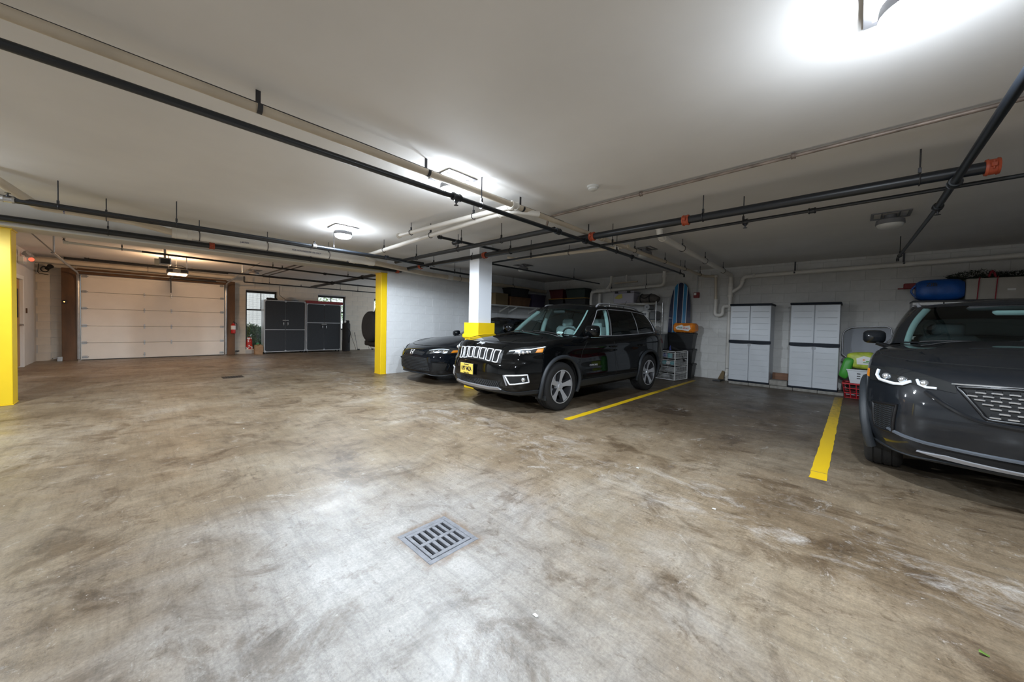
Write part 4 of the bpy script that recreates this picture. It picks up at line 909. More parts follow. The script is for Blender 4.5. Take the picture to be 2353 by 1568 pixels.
        for sd in (1, -1):
            B = A.copy(); B[..., 1] *= sd
            for i in range(len(vs)-1):
                for j in range(len(ts)-1):
                    tm, vm = (ts[j]+ts[j+1])/2, (vs[i]+vs[i+1])/2; key = ('cabin_shell', None, None)
                    for w in S['windows']:
                        if w[1] < tm < w[2] and w[3] < vm < w[4]:
                            key = (w[0], w[5], 0 if w[0] in ('windshield', 'rear_window') else sd, w[1])
                    q = [B[i, j], B[i, j+1], B[i+1, j+1], B[i+1, j]]
                    parts.setdefault(key, []).append(q if sd < 0 else q[::-1])
        allv = MB()
        for key, qs in parts.items():
            vv = {}; mb = MB(); fs = []
            for q in qs:
                f = []
                for p in q:
                    k = tuple(np.round(p, 5))
                    if k not in vv: vv[k] = len(vv)
                    if vv[k] not in f: f.append(vv[k])
                if len(f) > 2: fs.append(f)
            mb.add(list(vv.keys()), fs); s._grab(mb)
            if key[0] != 'cabin_shell': mb.build(key[0], key[1], s.t, 60)
            else: cab = mb
        # roof
        nq = 9; ts2 = np.linspace(0, nc-1, (nc-1)*8+1); rim = np.array([gp(t, 1.) for t in ts2]); x0, x1 = S['roof_spine']; Rf = []
        for k in range(nq+1):
            q = k/nq; row = []
            for p in rim:
                sp = np.array([min(max(p[0], x1), x0), 0, 0]); z = p[2]+S['crown']*(1-(1-q)**2.4); sp2 = p+(sp-p)*q; sp2[2] = z+(S['roof_z']-p[2]-S['crown'])*q**1.2; row.append(sp2)
            Rf.append(row)
        Rf = np.array(Rf); mb = MB().grid(mirror_cols(Rf), True); s._grab(mb)
        cab.add(mb.v, mb.f); s.cab = cab.build('cabin_shell', S.get('cab_paint', paint), s.t, 40)
        inner = MB(); inner.grid(mirror_cols(Rf)*np.array([.97, .97, 1])-np.array([0, 0, .03])); inner.build('headliner', S.get('liner', 'interior_dark'), s.t, 40)
        s.bvh = BVHTree.FromPolygons(s.verts, s.polys)
        # cowl filler, underbody, liners
        cwl = MB(); a = [s.top(tc)*np.array([1, q, 1]) for q in (1, -1)]
        cw_pts = [(gp(t, 0.)) for t in np.linspace(0, 3, 10)]; L_ = []
        for q in np.linspace(0, 1, 10):
            L_.append(np.array([xc0+(S1[0]-xc0)*q**2.2, S1[1]*q, zc0+(S1[2]-zc0)*q**2-.006]))
        Gc = np.array([L_, [np.array(p)-np.array([0, 0, .012]) for p in cw_pts]]); M = Gc[:, ::-1].copy(); M[..., 1] *= -1
        cwl.grid(np.concatenate([M[:, :-1], Gc], 1), True); cwl.build('cowl_panel', 'trim_black', s.t, 40)
        ub = MB().bb(S['rows'][0][6]+.1, S['rows'][0][3]-.05, -.62, .62, S['rows'][0][0]-.02, S['rows'][0][0]+.22); ub.build('underbody', 'gap_black', s.t)
        for xc in (xfw, xrw):
            for sd in (1, -1):
                q = [(xc+(R+.005)*math.cos(a), S['wz']+(R+.005)*math.sin(a)) for a in np.linspace(-.35, PI+.35, 25)]
                mb = MB(); w = S['w']; vs_ = [(x, sd*(w-.045), z) for x, z in q]+[(x, sd*.50, z) for x, z in q]; k = len(q)
                mb.add(vs_, [(i, i+1, k+i+1, k+i) for i in range(k-1)]); mb.add([(x, sd*.50, z) for x, z in q], [tuple(range(k))]); mb.build('wheel_liner', 'gap_black', s.t)
    # ---- helpers that lay pieces on the skin
    def near(s, p, off=0.):
        l, n, i, d = s.bvh.find_nearest(Vector(p))
        c = Vector((0, 0, .7))
        if n.dot(l-Vector((l.x*.8, 0, .7))) < 0: n = -n
        return l+n*off, n
    def patch(s, name, m, corners, nu=10, nv=6, off=.004, parent=None, tuck=.02, smooth=40, label=None, curve=None):
        a, b, c, d = [Vector(p) for p in corners]; G = []
        for i in range(nv+1):
            v = i/nv; row = []
            for j in range(nu+1):
                u = j/nu; p = (a*(1-u)+b*u)*(1-v)+(d*(1-u)+c*u)*v
                if curve: p = p+Vector(curve(u, v))
                row.append(s.near(p, off)[0])
            G.append(row)
        mb = MB(); k = nu+1; V = [p for r in G for p in r]; fs = [(i*k+j, i*k+j+1, (i+1)*k+j+1, (i+1)*k+j) for i in range(nv) for j in range(nu)]
        mb.add(V, fs)
        border = [G[0][j] for j in range(nu+1)]+[G[i][nu] for i in range(1, nv+1)]+[G[nv][j] for j in range(nu-1, -1, -1)]+[G[i][0] for i in range(nv-1, 0, -1)]
        if tuck:
            B2 = [p-s.near(p)[1]*tuck for p in border]; n_ = len(border)
            mb.add(border+B2, [(i, (i+1) % n_, n_+(i+1) % n_, n_+i) for i in range(n_)])
        o = mb.build(name, m, parent or s.t, smooth)
        if label: o['label'] = label
        return o, border
    def line(s, name, m, pts, r=.005, off=0., closed=False, parent=None, n=40, sides=6, smooth=50, label=None):
        P = [Vector(p) for p in pts]; Q = []
        if closed: P = P+[P[0]]
        L = sum((b-a).length for a, b in zip(P, P[1:])); 
        for a, b in zip(P, P[1:]):
            k = max(1, int(n*(b-a).length/L))
            for i in range(k): Q.append(a.lerp(b, i/k))
        if not closed: Q.append(P[-1])
        Q = [s.near(q, off)[0] for q in Q]; o = MB().tube(Q, r, sides, closed=closed).build(name, m, parent or s.t, smooth)
        if label: o['label'] = label
        return o
    def gaps(s, paths, r=.0035):
        for sd in (1, -1):
            for p in paths: s.line('panel_gap', 'gap_black', [(x, sd*1.0, z) for x, z in p], r, -.0005, sides=5)
    def put_text(s, txt, p, size, m, name, up=(0, 0, 1), off=.004, parent=None, width=None, sx=1., face=None, **kw):
        me = text_mesh(txt, size, name, .004, **kw); me.materials.append(MT[m]); l, n = s.near(p, off)
        if face is not None: n = Vector(face).normalized()
        z = n; y = Vector(up)-z*Vector(up).dot(z); y.normalize(); x = y.cross(z)
        o = bpy.data.objects.new(name, me); COL.objects.link(o); o.parent = parent or s.t
        o.matrix_local = Matrix(((x.x*sx, y.x, z.x, l.x), (x.y*sx, y.y, z.y, l.y), (x.z*sx, y.z, z.z, l.z), (0, 0, 0, 1))); return o
    def wheels(s, style, R=.352, Wd=.225, rim=.245):
        S = s.S
        for xc in (S['xfw'], S['xrw']):
            for sd in (1, -1):
                w = make_wheel(style, R, Wd, rim); w.parent = s.t; w.location = (xc, sd*(S['track']), R); w.rotation_euler = (0, 0, 0 if sd > 0 else PI)
    def seats(s, m, xs=(.05,), ys=(.37, -.37), rear=True):
        for y in ys:
            for x in xs:
                mb = MB().box((x, y, .60), (.52, .50, .16), bev=.05)
                mb.box((x-.30, y, .93), (.14, .48, .62), R=Matrix.Rotation(-.22, 3, 'Y'), bev=.05); mb.box((x-.40, y, 1.30), (.10, .26, .17), R=Matrix.Rotation(-.15, 3, 'Y'), bev=.04); mb.build('seat', m, s.t, 50)
        if rear:
            mb = MB().box((-.85, 0, .62), (.5, 1.25, .16), bev=.05).box((-1.15, 0, .95), (.14, 1.28, .58), R=Matrix.Rotation(-.3, 3, 'Y'), bev=.05)
            for y in (-.4, .4): mb.box((-1.25, y, 1.30), (.09, .25, .15), bev=.04)
            mb.build('rear_seat', m, s.t, 50)
    def cabin_bits(s, xd, yw, zd, dash='interior_dark', wheel_y=.37, rim_m='interior_dark'):
        mb = MB().box((xd, 0, zd-.10), (.42, 1.45, .20), bev=.06).box((xd-.3, 0, .55), (.7, .3, .35), bev=.05); mb.build('dashboard', dash, s.t, 50)
        c = Vector((xd-.38, wheel_y, zd-.02)); mb = MB().tube(ring(c, (-.9, 0, .45), .185, 0, 24), .016, 8, closed=True).tube([c, c+Vector((.25, 0, -.12))], .03, 8).box(c, (.05, .12, .10), bev=.02).box(c, (.02, .36, .03)); mb.build('steering_wheel', rim_m, s.t, 50)
        mb = MB().bb(-1.9, xd+.2, -.74, .74, .30, .36); 
        for sd in (-1, 1): mb.bb(-1.75, xd+.1, sd*.74-.02, sd*.74+.02, .34, zd-.08)
        mb.build('cabin_tub', 'interior_dark', s.t)
def make_wheel(style, R, Wd, rim):
    """axle along y, outer face towards +y"""
    root = MB(); h = Wd/2; tr = MB()
    prof = [(rim-.005, -h*.86), (rim+.02, -h*.98), (R-.05, -h), (R-.018, -h*.9), (R-.004, -h*.74), (R, -h*.55), (R, -h*.52), (R-.007, -h*.50), (R-.007, -h*.44), (R, -h*.42), (R, -h*.06), (R-.007, -h*.04), (R-.007, h*.04), (R, h*.06), (R, h*.42), (R-.007, h*.44), (R-.007, h*.50), (R, h*.52), (R-.004, h*.74), (R-.018, h*.9), (R-.05, h), (rim+.02, h*.98), (rim-.005, h*.86)]
    tr.lathe(prof, n=56, axis='y', cap=False); w = tr.build('wheel', 'rubber', None, 40); w['label'] = 'black tyre with alloy rim'
    MB().lathe([(rim+.004, h*.88), (rim+.002, h*.93), (rim-.014, h*.92), (rim-.022, h*.82), (rim-.03, -h*.2), (rim-.03, -h*.8)], n=48, axis='y', cap=False).build('rim_barrel', 'rim_dark' if style != 'sedan' else 'rim_dark', w, 40)
    MB().lathe([(rim+.003, h*.89), (rim+.001, h*.945), (rim-.012, h*.94), (rim-.016, h*.86)], n=48, axis='y', cap=False).build('rim_lip', 'rim_silver', w, 40)
    MB().lathe([(.16, -h*.05), (.16, h*.05), (.02, h*.06)], n=32, axis='y').build('brake_disc', 'satin_silver', w, 40)
    mb = MB(); md = MB(); ro = rim-.010
    for k in range(5):
        a = 2*PI*k/5+PI/2+(.12 if style == 'suv' else 0); ca, sa = math.cos(a), math.sin(a)
        def pt(r, t, y): return (ca*r-sa*t, y, sa*r+ca*t)
        wi, wm, wo = .026, .034, .062
        top = [pt(.045, -wi, h*.62), pt(.045, wi, h*.62), pt(.14, wm, h*.74), pt(ro, wo, h*.90), pt(ro, -wo*.75, h*.90), pt(.14, -wm, h*.74)]
        bot = [pt(.045, -wi, h*.25), pt(.045, wi, h*.25), pt(.14, wm+.012, h*.35), pt(ro, wo+.012, h*.55), pt(ro, -wo*.75-.012, h*.55), pt(.14, -wm-.012, h*.35)]
        mb.add(top, [(0, 1, 2, 5), (5, 2, 3, 4)]); md.add(top+bot, [(i, (i+1) % 6, 6+(i+1) % 6, 6+i) for i in range(6)])
        b = a+PI/5; mb.add(*(lambda q: (q.v, q.f))(MB().cyl((math.cos(b)*.058, h*.5, math.sin(b)*.058), (math.cos(b)*.058, h*.68, math.sin(b)*.058), .010, n=8)))
    mb.build('spokes', 'rim_silver', w, 40); md.build('spoke_sides', 'rim_dark', w, 40)
    MB().lathe([(.075, h*.3), (.072, h*.58), (.040, h*.64), (.034, h*.72), (.005, h*.73)], n=24, axis='y').build('hub_cap', 'rim_silver', w, 40)
    return w
def mirror_part(car, x, y, z, m, w=.24, h=.16):
    for sd in (1, -1):
        G = []
        for i in range(9):
            q = i/8; a = []
            for k in range(16):
                th = 2*PI*k/16; cy = math.cos(th); cz = math.sin(th); e = .6
                ry = w/2*abs(cy)**e*(1 if cy > 0 else -1); rz_ = h/2*abs(cz)**e*(1 if cz > 0 else -1)
                sc = math.sqrt(max(0, 1-((q-.15)/.85)**2)) if q > .15 else 1
                a.append((x+.13*q-.03, sd*(y+ry*sc), z+rz_*sc))
            G.append(a)
        mb = MB(); V = [p for r in G for p in r]
        mb.add(V, [(i*16+k, i*16+(k+1) % 16, (i+1)*16+(k+1) % 16, (i+1)*16+k) for i in range(8) for k in range(16)])
        mb.add(G[0], [tuple(range(16))])
        o = mb.build('side_mirror', m, car.t, 50)
        MB().tube([(x+.03, sd*(y-.02), z-h*.45), (x+.03, sd*(y-w*.75), z-h*.75)], [.035, .045], 8, flat=.6).build('mirror_arm', 'trim_black', o, 40)
# ================================================================= black SUV (middle)
SJ = dict(paint='paint_black', xfw=1.36, xrw=-1.36, wz=.365, arch=.405, track=.80, w=.93, t_cowl=6.05, t_corner=3.25,
    rows=[ # z front, z mid, z rear, x front, bows, half width, x rear, mid-width factor
        (.25, .25, .28, 1.98, (.01, .10, .30), .80, -2.05),
        (.265, .27, .30, 2.15, (.02, .12, .36), .86, -2.16),
        (.34, .36, .38, 2.235, (.025, .13, .40), .905, -2.27),
        (.42, .46, .47, 2.262, (.028, .13, .41), .925, -2.31),
        (.56, .58, .60, 2.272, (.03, .14, .42), .93, -2.325, .985),
        (.685, .70, .72, 2.258, (.035, .15, .42), .93, -2.32, .975),
        (.75, .80, .82, 2.232, (.04, .155, .40), .925, -2.30, .98),
        (.865, .91, .95, 2.208, (.045, .16, .38), .925, -2.28, .99),
        (.942, .985, 1.03, 2.140, (.05, .165, .36), .915, -2.25, .985),
        (.975, 1.035, 1.09, 2.08, (.055, .175, .345), .895, -2.22, .97),
        (.99, 1.06, 1.12, 2.03, (.06, .185, .33), .865, -2.19, .965)],
    cowl=(1.06, 1.115), hood_bulge=.022, hood_step=.014,
    gh=[((1.06, 0, 1.105), (.33, 0, 1.615)), ((1.0, .40, 1.10), (.30, .33, 1.607)), ((.86, .70, 1.085), (.21, .555, 1.590)), ((.72, .815, 1.07), (.10, .635, 1.572)),
        ((-.02, .835, 1.06), (-.12, .665, 1.600)), ((-.90, .835, 1.085), (-.88, .655, 1.598)), ((-1.50, .825, 1.115), (-1.42, .635, 1.565)), ((-1.92, .79, 1.14), (-1.72, .60, 1.53)), ((-2.08, .62, 1.15), (-1.86, .46, 1.53)), ((-2.16, 0, 1.16), (-1.92, 0, 1.55))],
    windows=[('windshield', 0, 2.1, .03, .86, 'glass_clear'), ('side_window', 3.18, 4.0, .06, .88, 'glass_clear'), ('side_window', 4.14, 5.2, .06, .88, 'glass_dark'), ('side_window', 5.26, 6.55, .09, .87, 'glass_dark'), ('rear_window', 7.7, 9, .1, .9, 'glass_dark')],
    roof_spine=(.12, -1.6), crown=.028, roof_z=1.665, gh_bulge=.028, liner='interior_pale')
jp = Car('suv', 'black SUV with silver five spoke wheels parked beside the white column', 'car', (-3.90, 5.67), math.radians(-92.96), SJ)
jp.wheels('suv', .355, .255); jp.seats('seat_light', xs=(.0,)); jp.cabin_bits(.80, .37, 1.06, wheel_y=.36)
for sd in (1, -1):
    # pale pillar trim seen through the glass
    MB().tube([jp.gp(2.3, v)*np.array([1, sd, 1])-np.array([.03, sd*.045, .01]) for v in np.linspace(.02, .97, 9)], .040, 8).build('pillar_trim', 'interior_pale', jp.t, 50)
    MB().tube([jp.gp(4.07, v)*np.array([1, sd, 1])-np.array([0, sd*.05, 0]) for v in np.linspace(-.1, .97, 9)], .045, 8).build('pillar_trim', 'interior_pale', jp.t, 50)
    # chrome frame around the side glass
    P = [jp.gp(t, .045) for t in np.linspace(3.15, 6.6, 40)]+[jp.gp(6.6+.04*math.sin(PI*k/6), .05+.83*k/6) for k in range(1, 6)]+[jp.gp(t, .895) for t in np.linspace(6.58, 3.15, 40)]+[jp.gp(3.14, v) for v in np.linspace(.85, .08, 8)]
    MB().tube([p*np.array([1, sd, 1])+np.array([0, sd*.004, 0]) for p in P], .007, 6, closed=True).build('window_trim', 'satin_silver', jp.t, 50)
    for t in (4.07, 5.23): MB().tube([jp.gp(t, v)*np.array([1, sd, 1]) for v in np.linspace(.05, .9, 8)], .018 if t < 5 else .01, 6).build('window_post', 'trim_black', jp.t, 50)
    # wheel arch cladding and sills
    for xc in (1.36, -1.36):
        Q = []
        for a in np.linspace(-.30, PI+.30, 30):
            e = .85; c, z = math.cos(a), math.sin(a); rr = .425/(abs(c)**2.6+abs(z)**2.6)**(1/2.6); rr = LERP(.425, rr, .35)
            p = (xc+rr*c, sd*1.0, .365+rr*z); q = jp.near(p, .004)[0]; Q.append((p[0], q.y if abs(q.y) > .7 else sd*.90, p[2]))
        MB().tube(Q, .030, 8, flat=1).build('arch_cladding', 'cladding', jp.t, 50)
    jp.patch('sill_cladding', 'cladding', [(-.95, sd*1, .26), (.95, sd*1, .26), (.95, sd*1, .40), (-.95, sd*1, .40)], 20, 5, .012)
    jp.patch('rear_lamp', 'tail_red', [(-2.0, sd*1, .93), (-2.3, sd*.70, .93), (-2.3, sd*.70, 1.02), (-1.95, sd*1, 1.04)], 10, 4, .006)
    # door handles
    for x in (-.02, -1.02):
        o = MB().tube(rpath([(x+.10, sd*.885, .90), (x+.09, sd*.945, .905), (x-.09, sd*.945, .905), (x-.10, sd*.885, .90)], .03), .013, 8).build('door_handle', 'paint_black', jp.t, 50)
    # roof rails
    P = [jp.gp(t, 1.)*np.array([1, sd*.93, 1])+np.array([0, 0, .012+h]) for t, h in ((3.3, 0), (3.6, .035), (4.0, .042), (5.0, .042), (5.8, .04), (6.1, .0))]
    MB().tube(rpath(P, .08), .018, 8, flat=.8).build('roof_rail', 'satin_silver', jp.t, 50)
# door reflector stickers seen on the handles
jp.gaps([[(.86, .42), (.90, .62), (.86, .86), (.72, 1.05)], [(-.12, .42), (-.12, .7), (-.07, 1.05)], [(-.95, .46), (-.80, .66), (-1.10, .90), (-1.12, 1.08)], [(.9, .42), (-.95, .42)]])
mirror_part(jp, .70, .965, 1.165, 'paint_black', .26, .19)
# hood edge gaps
for sd in (1, -1):
    MB().tube([jp.top(t)*np.array([1, sd, 1])+np.array([0, 0, .001]) for t in np.linspace(.02, 6.05, 50)], .0035, 5).build('hood_gap', 'gap_black', jp.t, 50)
# grille: seven chrome slots
jp.patch('grille_panel', 'trim_black', [(2.3, -.53, .755), (2.3, .53, .755), (2.25, .54, .965), (2.25, -.54, .965)], 28, 8, .003)
for k in range(7):
    y = (k-3)*.139; w = .050
    c = [(2.3, y-w*.92, .768), (2.3, y+w*.92, .768), (2.25, y+w*1.06+.006*(k-3), .945), (2.25, y-w*1.06+.006*(k-3), .945)]
    o, b = jp.patch('grille_slot', 'gap_black', c, 6, 8, .007)
    MB().tube([Vector(p) for p in b], .0085, 6, closed=True).build('chrome_frame', 'bright_trim', o, 50)
    m = MB()
    for i in range(1, 9):
        for q in (0, 1):
            pa = Vector(c[0]).lerp(Vector(c[3]), (i-.5*q)/9); pb = Vector(c[1]).lerp(Vector(c[2]), (i-.5*q-.3)/9); m.tube([jp.near(pa, .008)[0], jp.near(pa.lerp(pb, .5), .009)[0], jp.near(pb, .008)[0]], .0026, 4)
    m.build('slot_mesh', 'trim_black', o)
# headlamps
for sd in (1, -1):
    c = [(2.20, sd*.575, .845), (1.80, sd*.94, .86), (1.70, sd*.95, .97), (2.14, sd*.60, .925)]
    o, b = jp.patch('headlamp', 'gap_black', c, 16, 6, .004)
    jp.patch('lamp_reflector', 'lamp_chrome', [(2.17, sd*.68, .858), (1.98, sd*.86, .868), (1.96, sd*.87, .925), (2.12, sd*.70, .915)], 8, 4, .006, parent=o, tuck=.004)
    for q in (.25, .5, .75):
        p = Vector((2.17, sd*.74, .875)).lerp(Vector((1.95, sd*.89, .895)), q); p = jp.near(p, .008)[0]; MB().sphere(p, .024, 12, 8).build('lamp_projector', 'lens_clear' if False else 'chrome', o, 60)
    jp.patch('turn_signal', 'amber', [(1.90, sd*.90, .872), (1.80, sd*.94, .875), (1.77, sd*.95, .945), (1.87, sd*.92, .945)], 5, 4, .009, parent=o, tuck=.004)
    jp.line('daytime_strip', 'drl_white', [(2.16, sd*.60, .905), (2.05, sd*.75, .925), (1.95, sd*.87, .945), (1.74, sd*.95, .965)], .008, .007, parent=o)
    jp.patch('lamp_cover', 'lens_clear', c, 16, 6, .013, parent=o, tuck=0)
    # fog lamp nest
    c = [(2.2, sd*.60, .545), (2.0, sd*.86, .565), (1.98, sd*.88, .46), (2.2, sd*.68, .425)]
    o, b = jp.patch('fog_nest', 'gap_black', c, 10, 6, .003)
    MB().tube([Vector(p) for p in b], .011, 8, closed=True).build('chrome_frame', 'bright_trim', o, 50)
    MB().sphere(jp.near((2.05, sd*.82, .50), .008)[0], .03, 12, 8).build('fog_lamp', 'chrome', o, 60)
    jp.line('nest_blade', 'satin_silver', [(2.2, sd*.575, .55), (2.2, sd*.63, .41)], .012, .003, parent=o)
# lower grille, skid plate, plate
o, b = jp.patch('lower_grille', 'gap_black', [(2.3, -.48, .355), (2.3, .48, .355), (2.3, .56, .455), (2.3, -.56, .455)], 24, 5, .004)
m = MB()
for k in range(26):
    y = -.5+k*.04
    for s_ in (1, -1): m.tube([jp.near((2.3, y-.025*s_, .36), .006)[0], jp.near((2.3, y+.025*s_, .45), .006)[0]], .003, 4)
m.build('grille_mesh', 'cladding', o)
for sd in (1, -1): jp.patch('side_intake', 'trim_black', [(2.25, sd*.58, .36), (2.15, sd*.72, .37), (2.15, sd*.70, .43), (2.25, sd*.60, .44)], 6, 4, .004)
jp.patch('bumper_cladding', 'cladding', [(2.25, -.95, .27), (2.25, .95, .27), (2.25, .95, .345), (2.25, -.95, .345)], 40, 5, .008, curve=lambda u, v: (-.55*abs(2*u-1)**3, 0, 0))
jp.patch('skid_plate', 'satin_silver', [(2.3, -.56, .272), (2.3, .56, .272), (2.3, .50, .345), (2.3, -.50, .345)], 24, 5, .02)
for sd in (1, -1): MB().bb(1.62, 1.70, sd*.70, sd*.90, .18, .30, .01).build('mud_flap', 'cladding', jp.t)
pl = MB().box((2.302, -.12, .575), (.012, .325, .17), bev=.004).build('plate_holder', 'trim_black', jp.t)
o = MB().box((2.311, -.12, .58), (.006, .305, .152), bev=.003).build('licence_plate', 'plate_yellow', jp.t)
mat('ink', (.01, .01, .012), .5)
jp.put_text('U97  MZA', (2.40, -.12, .578), .085, 'ink', 'plate_number', parent=jp.t, bold=True, sx=.66, face=(1, 0, 0)).location = (2.315, -.12, .578)
jp.put_text('New Jersey', (2.40, -.12, .64), .024, 'ink', 'plate_state', parent=jp.t, face=(1, 0, 0)).location = (2.315, -.12, .64)
jp.put_text('Garden State', (2.40, -.12, .518), .024, 'ink', 'plate_motto', parent=jp.t, face=(1, 0, 0)).location = (2.315, -.12, .518)
MB().box((2.315, -.12, .578), (.003, .010, .016)).build('plate_emblem', 'ink', jp.t)
jp.put_text('Jeep', (2.12, 0, .968), .085, 'bright_trim', 'hood_lettering', bold=True, off=.006)
for sd in (1, -1): jp.put_text('CHEROKEE', (.55, sd*1.0, .63), .042, 'satin_silver', 'door_lettering', off=.003, sx=1.1)
# windscreen sticker, mirror, wipers
MB().box((.33, 0, 1.50), (.05, .26, .07), bev=.02).build('rear_view_mirror', 'interior_dark', jp.t, 50)
o, b = jp.patch('inspection_sticker', 'plastic_white', [(.98, .46, 1.12), (.96, .56, 1.12), (.90, .55, 1.17), (.92, .455, 1.17)], 3, 3, -.006, tuck=0)
jp.line('wiper', 'trim_black', [(1.06, .62, 1.09), (1.05, .1, 1.13), (1.03, -.25, 1.13)], .008, .015); jp.line('wiper', 'trim_black', [(1.07, -.1, 1.10), (1.0, -.55, 1.12), (.95, -.66, 1.14)], .008, .015)
MB().tube([(-1.45, .25, 1.60), (-1.62, .25, 1.80)], [.006, .003], 6).build('antenna', 'trim_black', jp.t, 50)
# ================================================================= black sedan
SH = dict(paint='paint_navy', xfw=1.37, xrw=-1.37, wz=.34, arch=.375, track=.78, w=.90, t_cowl=6.1, t_corner=3.2,
    rows=[(.20, .20, .24, 2.02, (.01, .10, .30), .78, -2.0), (.215, .22, .26, 2.24, (.03, .14, .40), .85, -2.12), (.26, .30, .33, 2.29, (.035, .15, .42), .88, -2.25),
        (.40, .42, .45, 2.315, (.04, .16, .43), .90, -2.30), (.52, .55, .58, 2.315, (.04, .17, .44), .90, -2.31, .985), (.60, .66, .70, 2.30, (.045, .175, .45), .90, -2.30, .975),
        (.67, .76, .82, 2.27, (.05, .18, .42), .90, -2.28, .985), (.715, .82, .90, 2.225, (.055, .185, .40), .89, -2.25, .98), (.75, .865, .95, 2.16, (.06, .19, .37), .87, -2.2, .97), (.77, .895, .98, 2.10, (.065, .20, .35), .84, -2.14, .97)],
    cowl=(.92, .945), hood_bulge=.035, hood_step=.008,
    gh=[((.92, 0, .935), (.08, 0, 1.375)), ((.86, .40, .93), (.05, .30, 1.37)), ((.68, .68, .915), (-.02, .50, 1.355)), ((.52, .78, .90), (-.12, .565, 1.34)), ((-.2, .80, .89), (-.35, .60, 1.365)), ((-.9, .79, .91), (-.85, .58, 1.35)), ((-1.35, .75, .94), (-1.15, .53, 1.30)), ((-1.65, .68, .97), (-1.35, .46, 1.27)), ((-1.85, .5, .99), (-1.5, .35, 1.27)), ((-1.95, 0, 1.0), (-1.6, 0, 1.28))],
    windows=[('windshield', 0, 2.05, .03, .94, 'glass_clear'), ('side_window', 3.2, 4.0, .06, .9, 'glass_clear'), ('side_window', 4.1, 5.6, .06, .9, 'glass_dark'), ('rear_window', 7.5, 9, .05, .95, 'glass_dark')],
    roof_spine=(-.1, -1.2), crown=.025, roof_z=1.415, gh_bulge=.025)
hd = Car('sedan', 'black sedan parked between the white block wall and the white column', 'car', (-6.50, 6.17), math.radians(-90.5), SH)
hd.wheels('sedan', .325, .225, .225); hd.seats('seat_dark', xs=(-.25,), rear=True); hd.cabin_bits(.62, .37, .90)
hd.gaps([[(.84, .36), (.86, .6), (.70, .86)], [(-.2, .36), (-.22, .86)], [(.84, .33), (-.9, .33)]])
mirror_part(hd, .50, .90, .985, 'paint_navy', .22, .15)
for sd in (1, -1):
    MB().tube([hd.top(t)*np.array([1, sd, 1])+np.array([0, 0, .001]) for t in np.linspace(.02, 6.1, 50)], .0035, 5).build('hood_gap', 'gap_black', hd.t, 50)
# upper grille, emblem
hd.patch('upper_grille', 'gap_black', [(2.35, -.36, .615), (2.35, .36, .615), (2.3, .40, .70), (2.3, -.40, .70)], 20, 5, .003)
for z in (.632, .652, .672): hd.line('grille_bar', 'cladding', [(2.35, -.36, z), (2.35, .36, z)], .006, .006)
emb, b = hd.patch('emblem', 'gap_black', [(2.35, -.052, .61), (2.35, .052, .61), (2.3, .060, .705), (2.3, -.060, .705)], 6, 6, .010)
MB().tube([Vector(p)+Vector((.003, 0, 0)) for p in b], .006, 6, closed=True).build('emblem_frame', 'chrome', emb, 50)
m = MB()
for sd in (1, -1): m.tube([hd.near((2.3, sd*.036, .69), .015)[0], hd.near((2.33, sd*.026, .655), .015)[0], hd.near((2.35, sd*.034, .622), .015)[0]], .007, 6)
m.tube([hd.near((2.33, -.026, .655), .015)[0], hd.near((2.33, .026, .655), .015)[0]], .007, 6); m.build('emblem_letter', 'chrome', emb, 50)
# lower grille
o, b = hd.patch('lower_grille', 'gap_black', [(2.35, -.60, .265), (2.35, .60, .265), (2.35, .50, .56), (2.35, -.50, .56)], 28, 8, .004)
m = MB()
for i in range(9):
    z = .285+i*.032; w = .585-(z-.265)*.32
    m.tube([hd.near((2.35, -w+2*w*k/20, z), .007)[0] for k in range(21)], .0045, 4)
for k in range(17):
    y = -.56+k*.07; m.tube([hd.near((2.35, y, .29), .006)[0], hd.near((2.35, y*.87, .55), .006)[0]], .003, 4)
m.build('grille_mesh', 'cladding', o)
hd.patch('lip_spoiler', 'cladding', [(2.3, -.86, .205), (2.3, .86, .205), (2.3, .86, .235), (2.3, -.86, .235)], 40, 3, .02, curve=lambda u, v: (-.5*abs(2*u-1)**3, 0, 0))
for sd in (1, -1):
    c = [(2.22, sd*.42, .605), (1.82, sd*.90, .645), (1.74, sd*.91, .74), (2.18, sd*.44, .70)]
    o, b = hd.patch('headlamp', 'gap_black', c, 16, 5, .004)
    hd.patch('lamp_reflector', 'lamp_chrome', [(2.2, sd*.50, .622), (1.98, sd*.76, .645), (1.96, sd*.77, .71), (2.16, sd*.51, .692)], 8, 4, .006, parent=o, tuck=.004)
    for q in (.2, .5, .8):
        p = hd.near(Vector((2.18, sd*.52, .655)).lerp(Vector((1.97, sd*.77, .675)), q), .008)[0]; MB().sphere(p, .020, 12, 8).build('lamp_projector', 'chrome', o, 60)
    hd.patch('turn_signal', 'amber', [(1.93, sd*.83, .655), (1.82, sd*.90, .665), (1.78, sd*.91, .715), (1.90, sd*.85, .71)], 5, 4, .009, parent=o, tuck=.004)
    hd.line('daytime_strip', 'drl_white', [(2.18, sd*.46, .690), (1.95, sd*.80, .725)], .006, .007, parent=o)
    hd.patch('lamp_cover', 'lens_clear', c, 16, 5, .013, parent=o, tuck=0)
    o, b = hd.patch('side_intake', 'gap_black', [(2.22, sd*.62, .30), (2.05, sd*.80, .32), (2.0, sd*.83, .46), (2.2, sd*.60, .46)], 8, 6, .003)
    hd.line('intake_blade', 'paint_navy', [(2.22, sd*.58, .485), (2.0, sd*.84, .475), (1.97, sd*.85, .40), (2.0, sd*.83, .31)], .018, .004, parent=o)
hd.line('wiper', 'trim_black', [(.93, .5, .93), (.9, -.1, .955)], .008, .015); hd.line('wiper', 'trim_black', [(.93, -.1, .93), (.80, -.58, .95)], .008, .015)
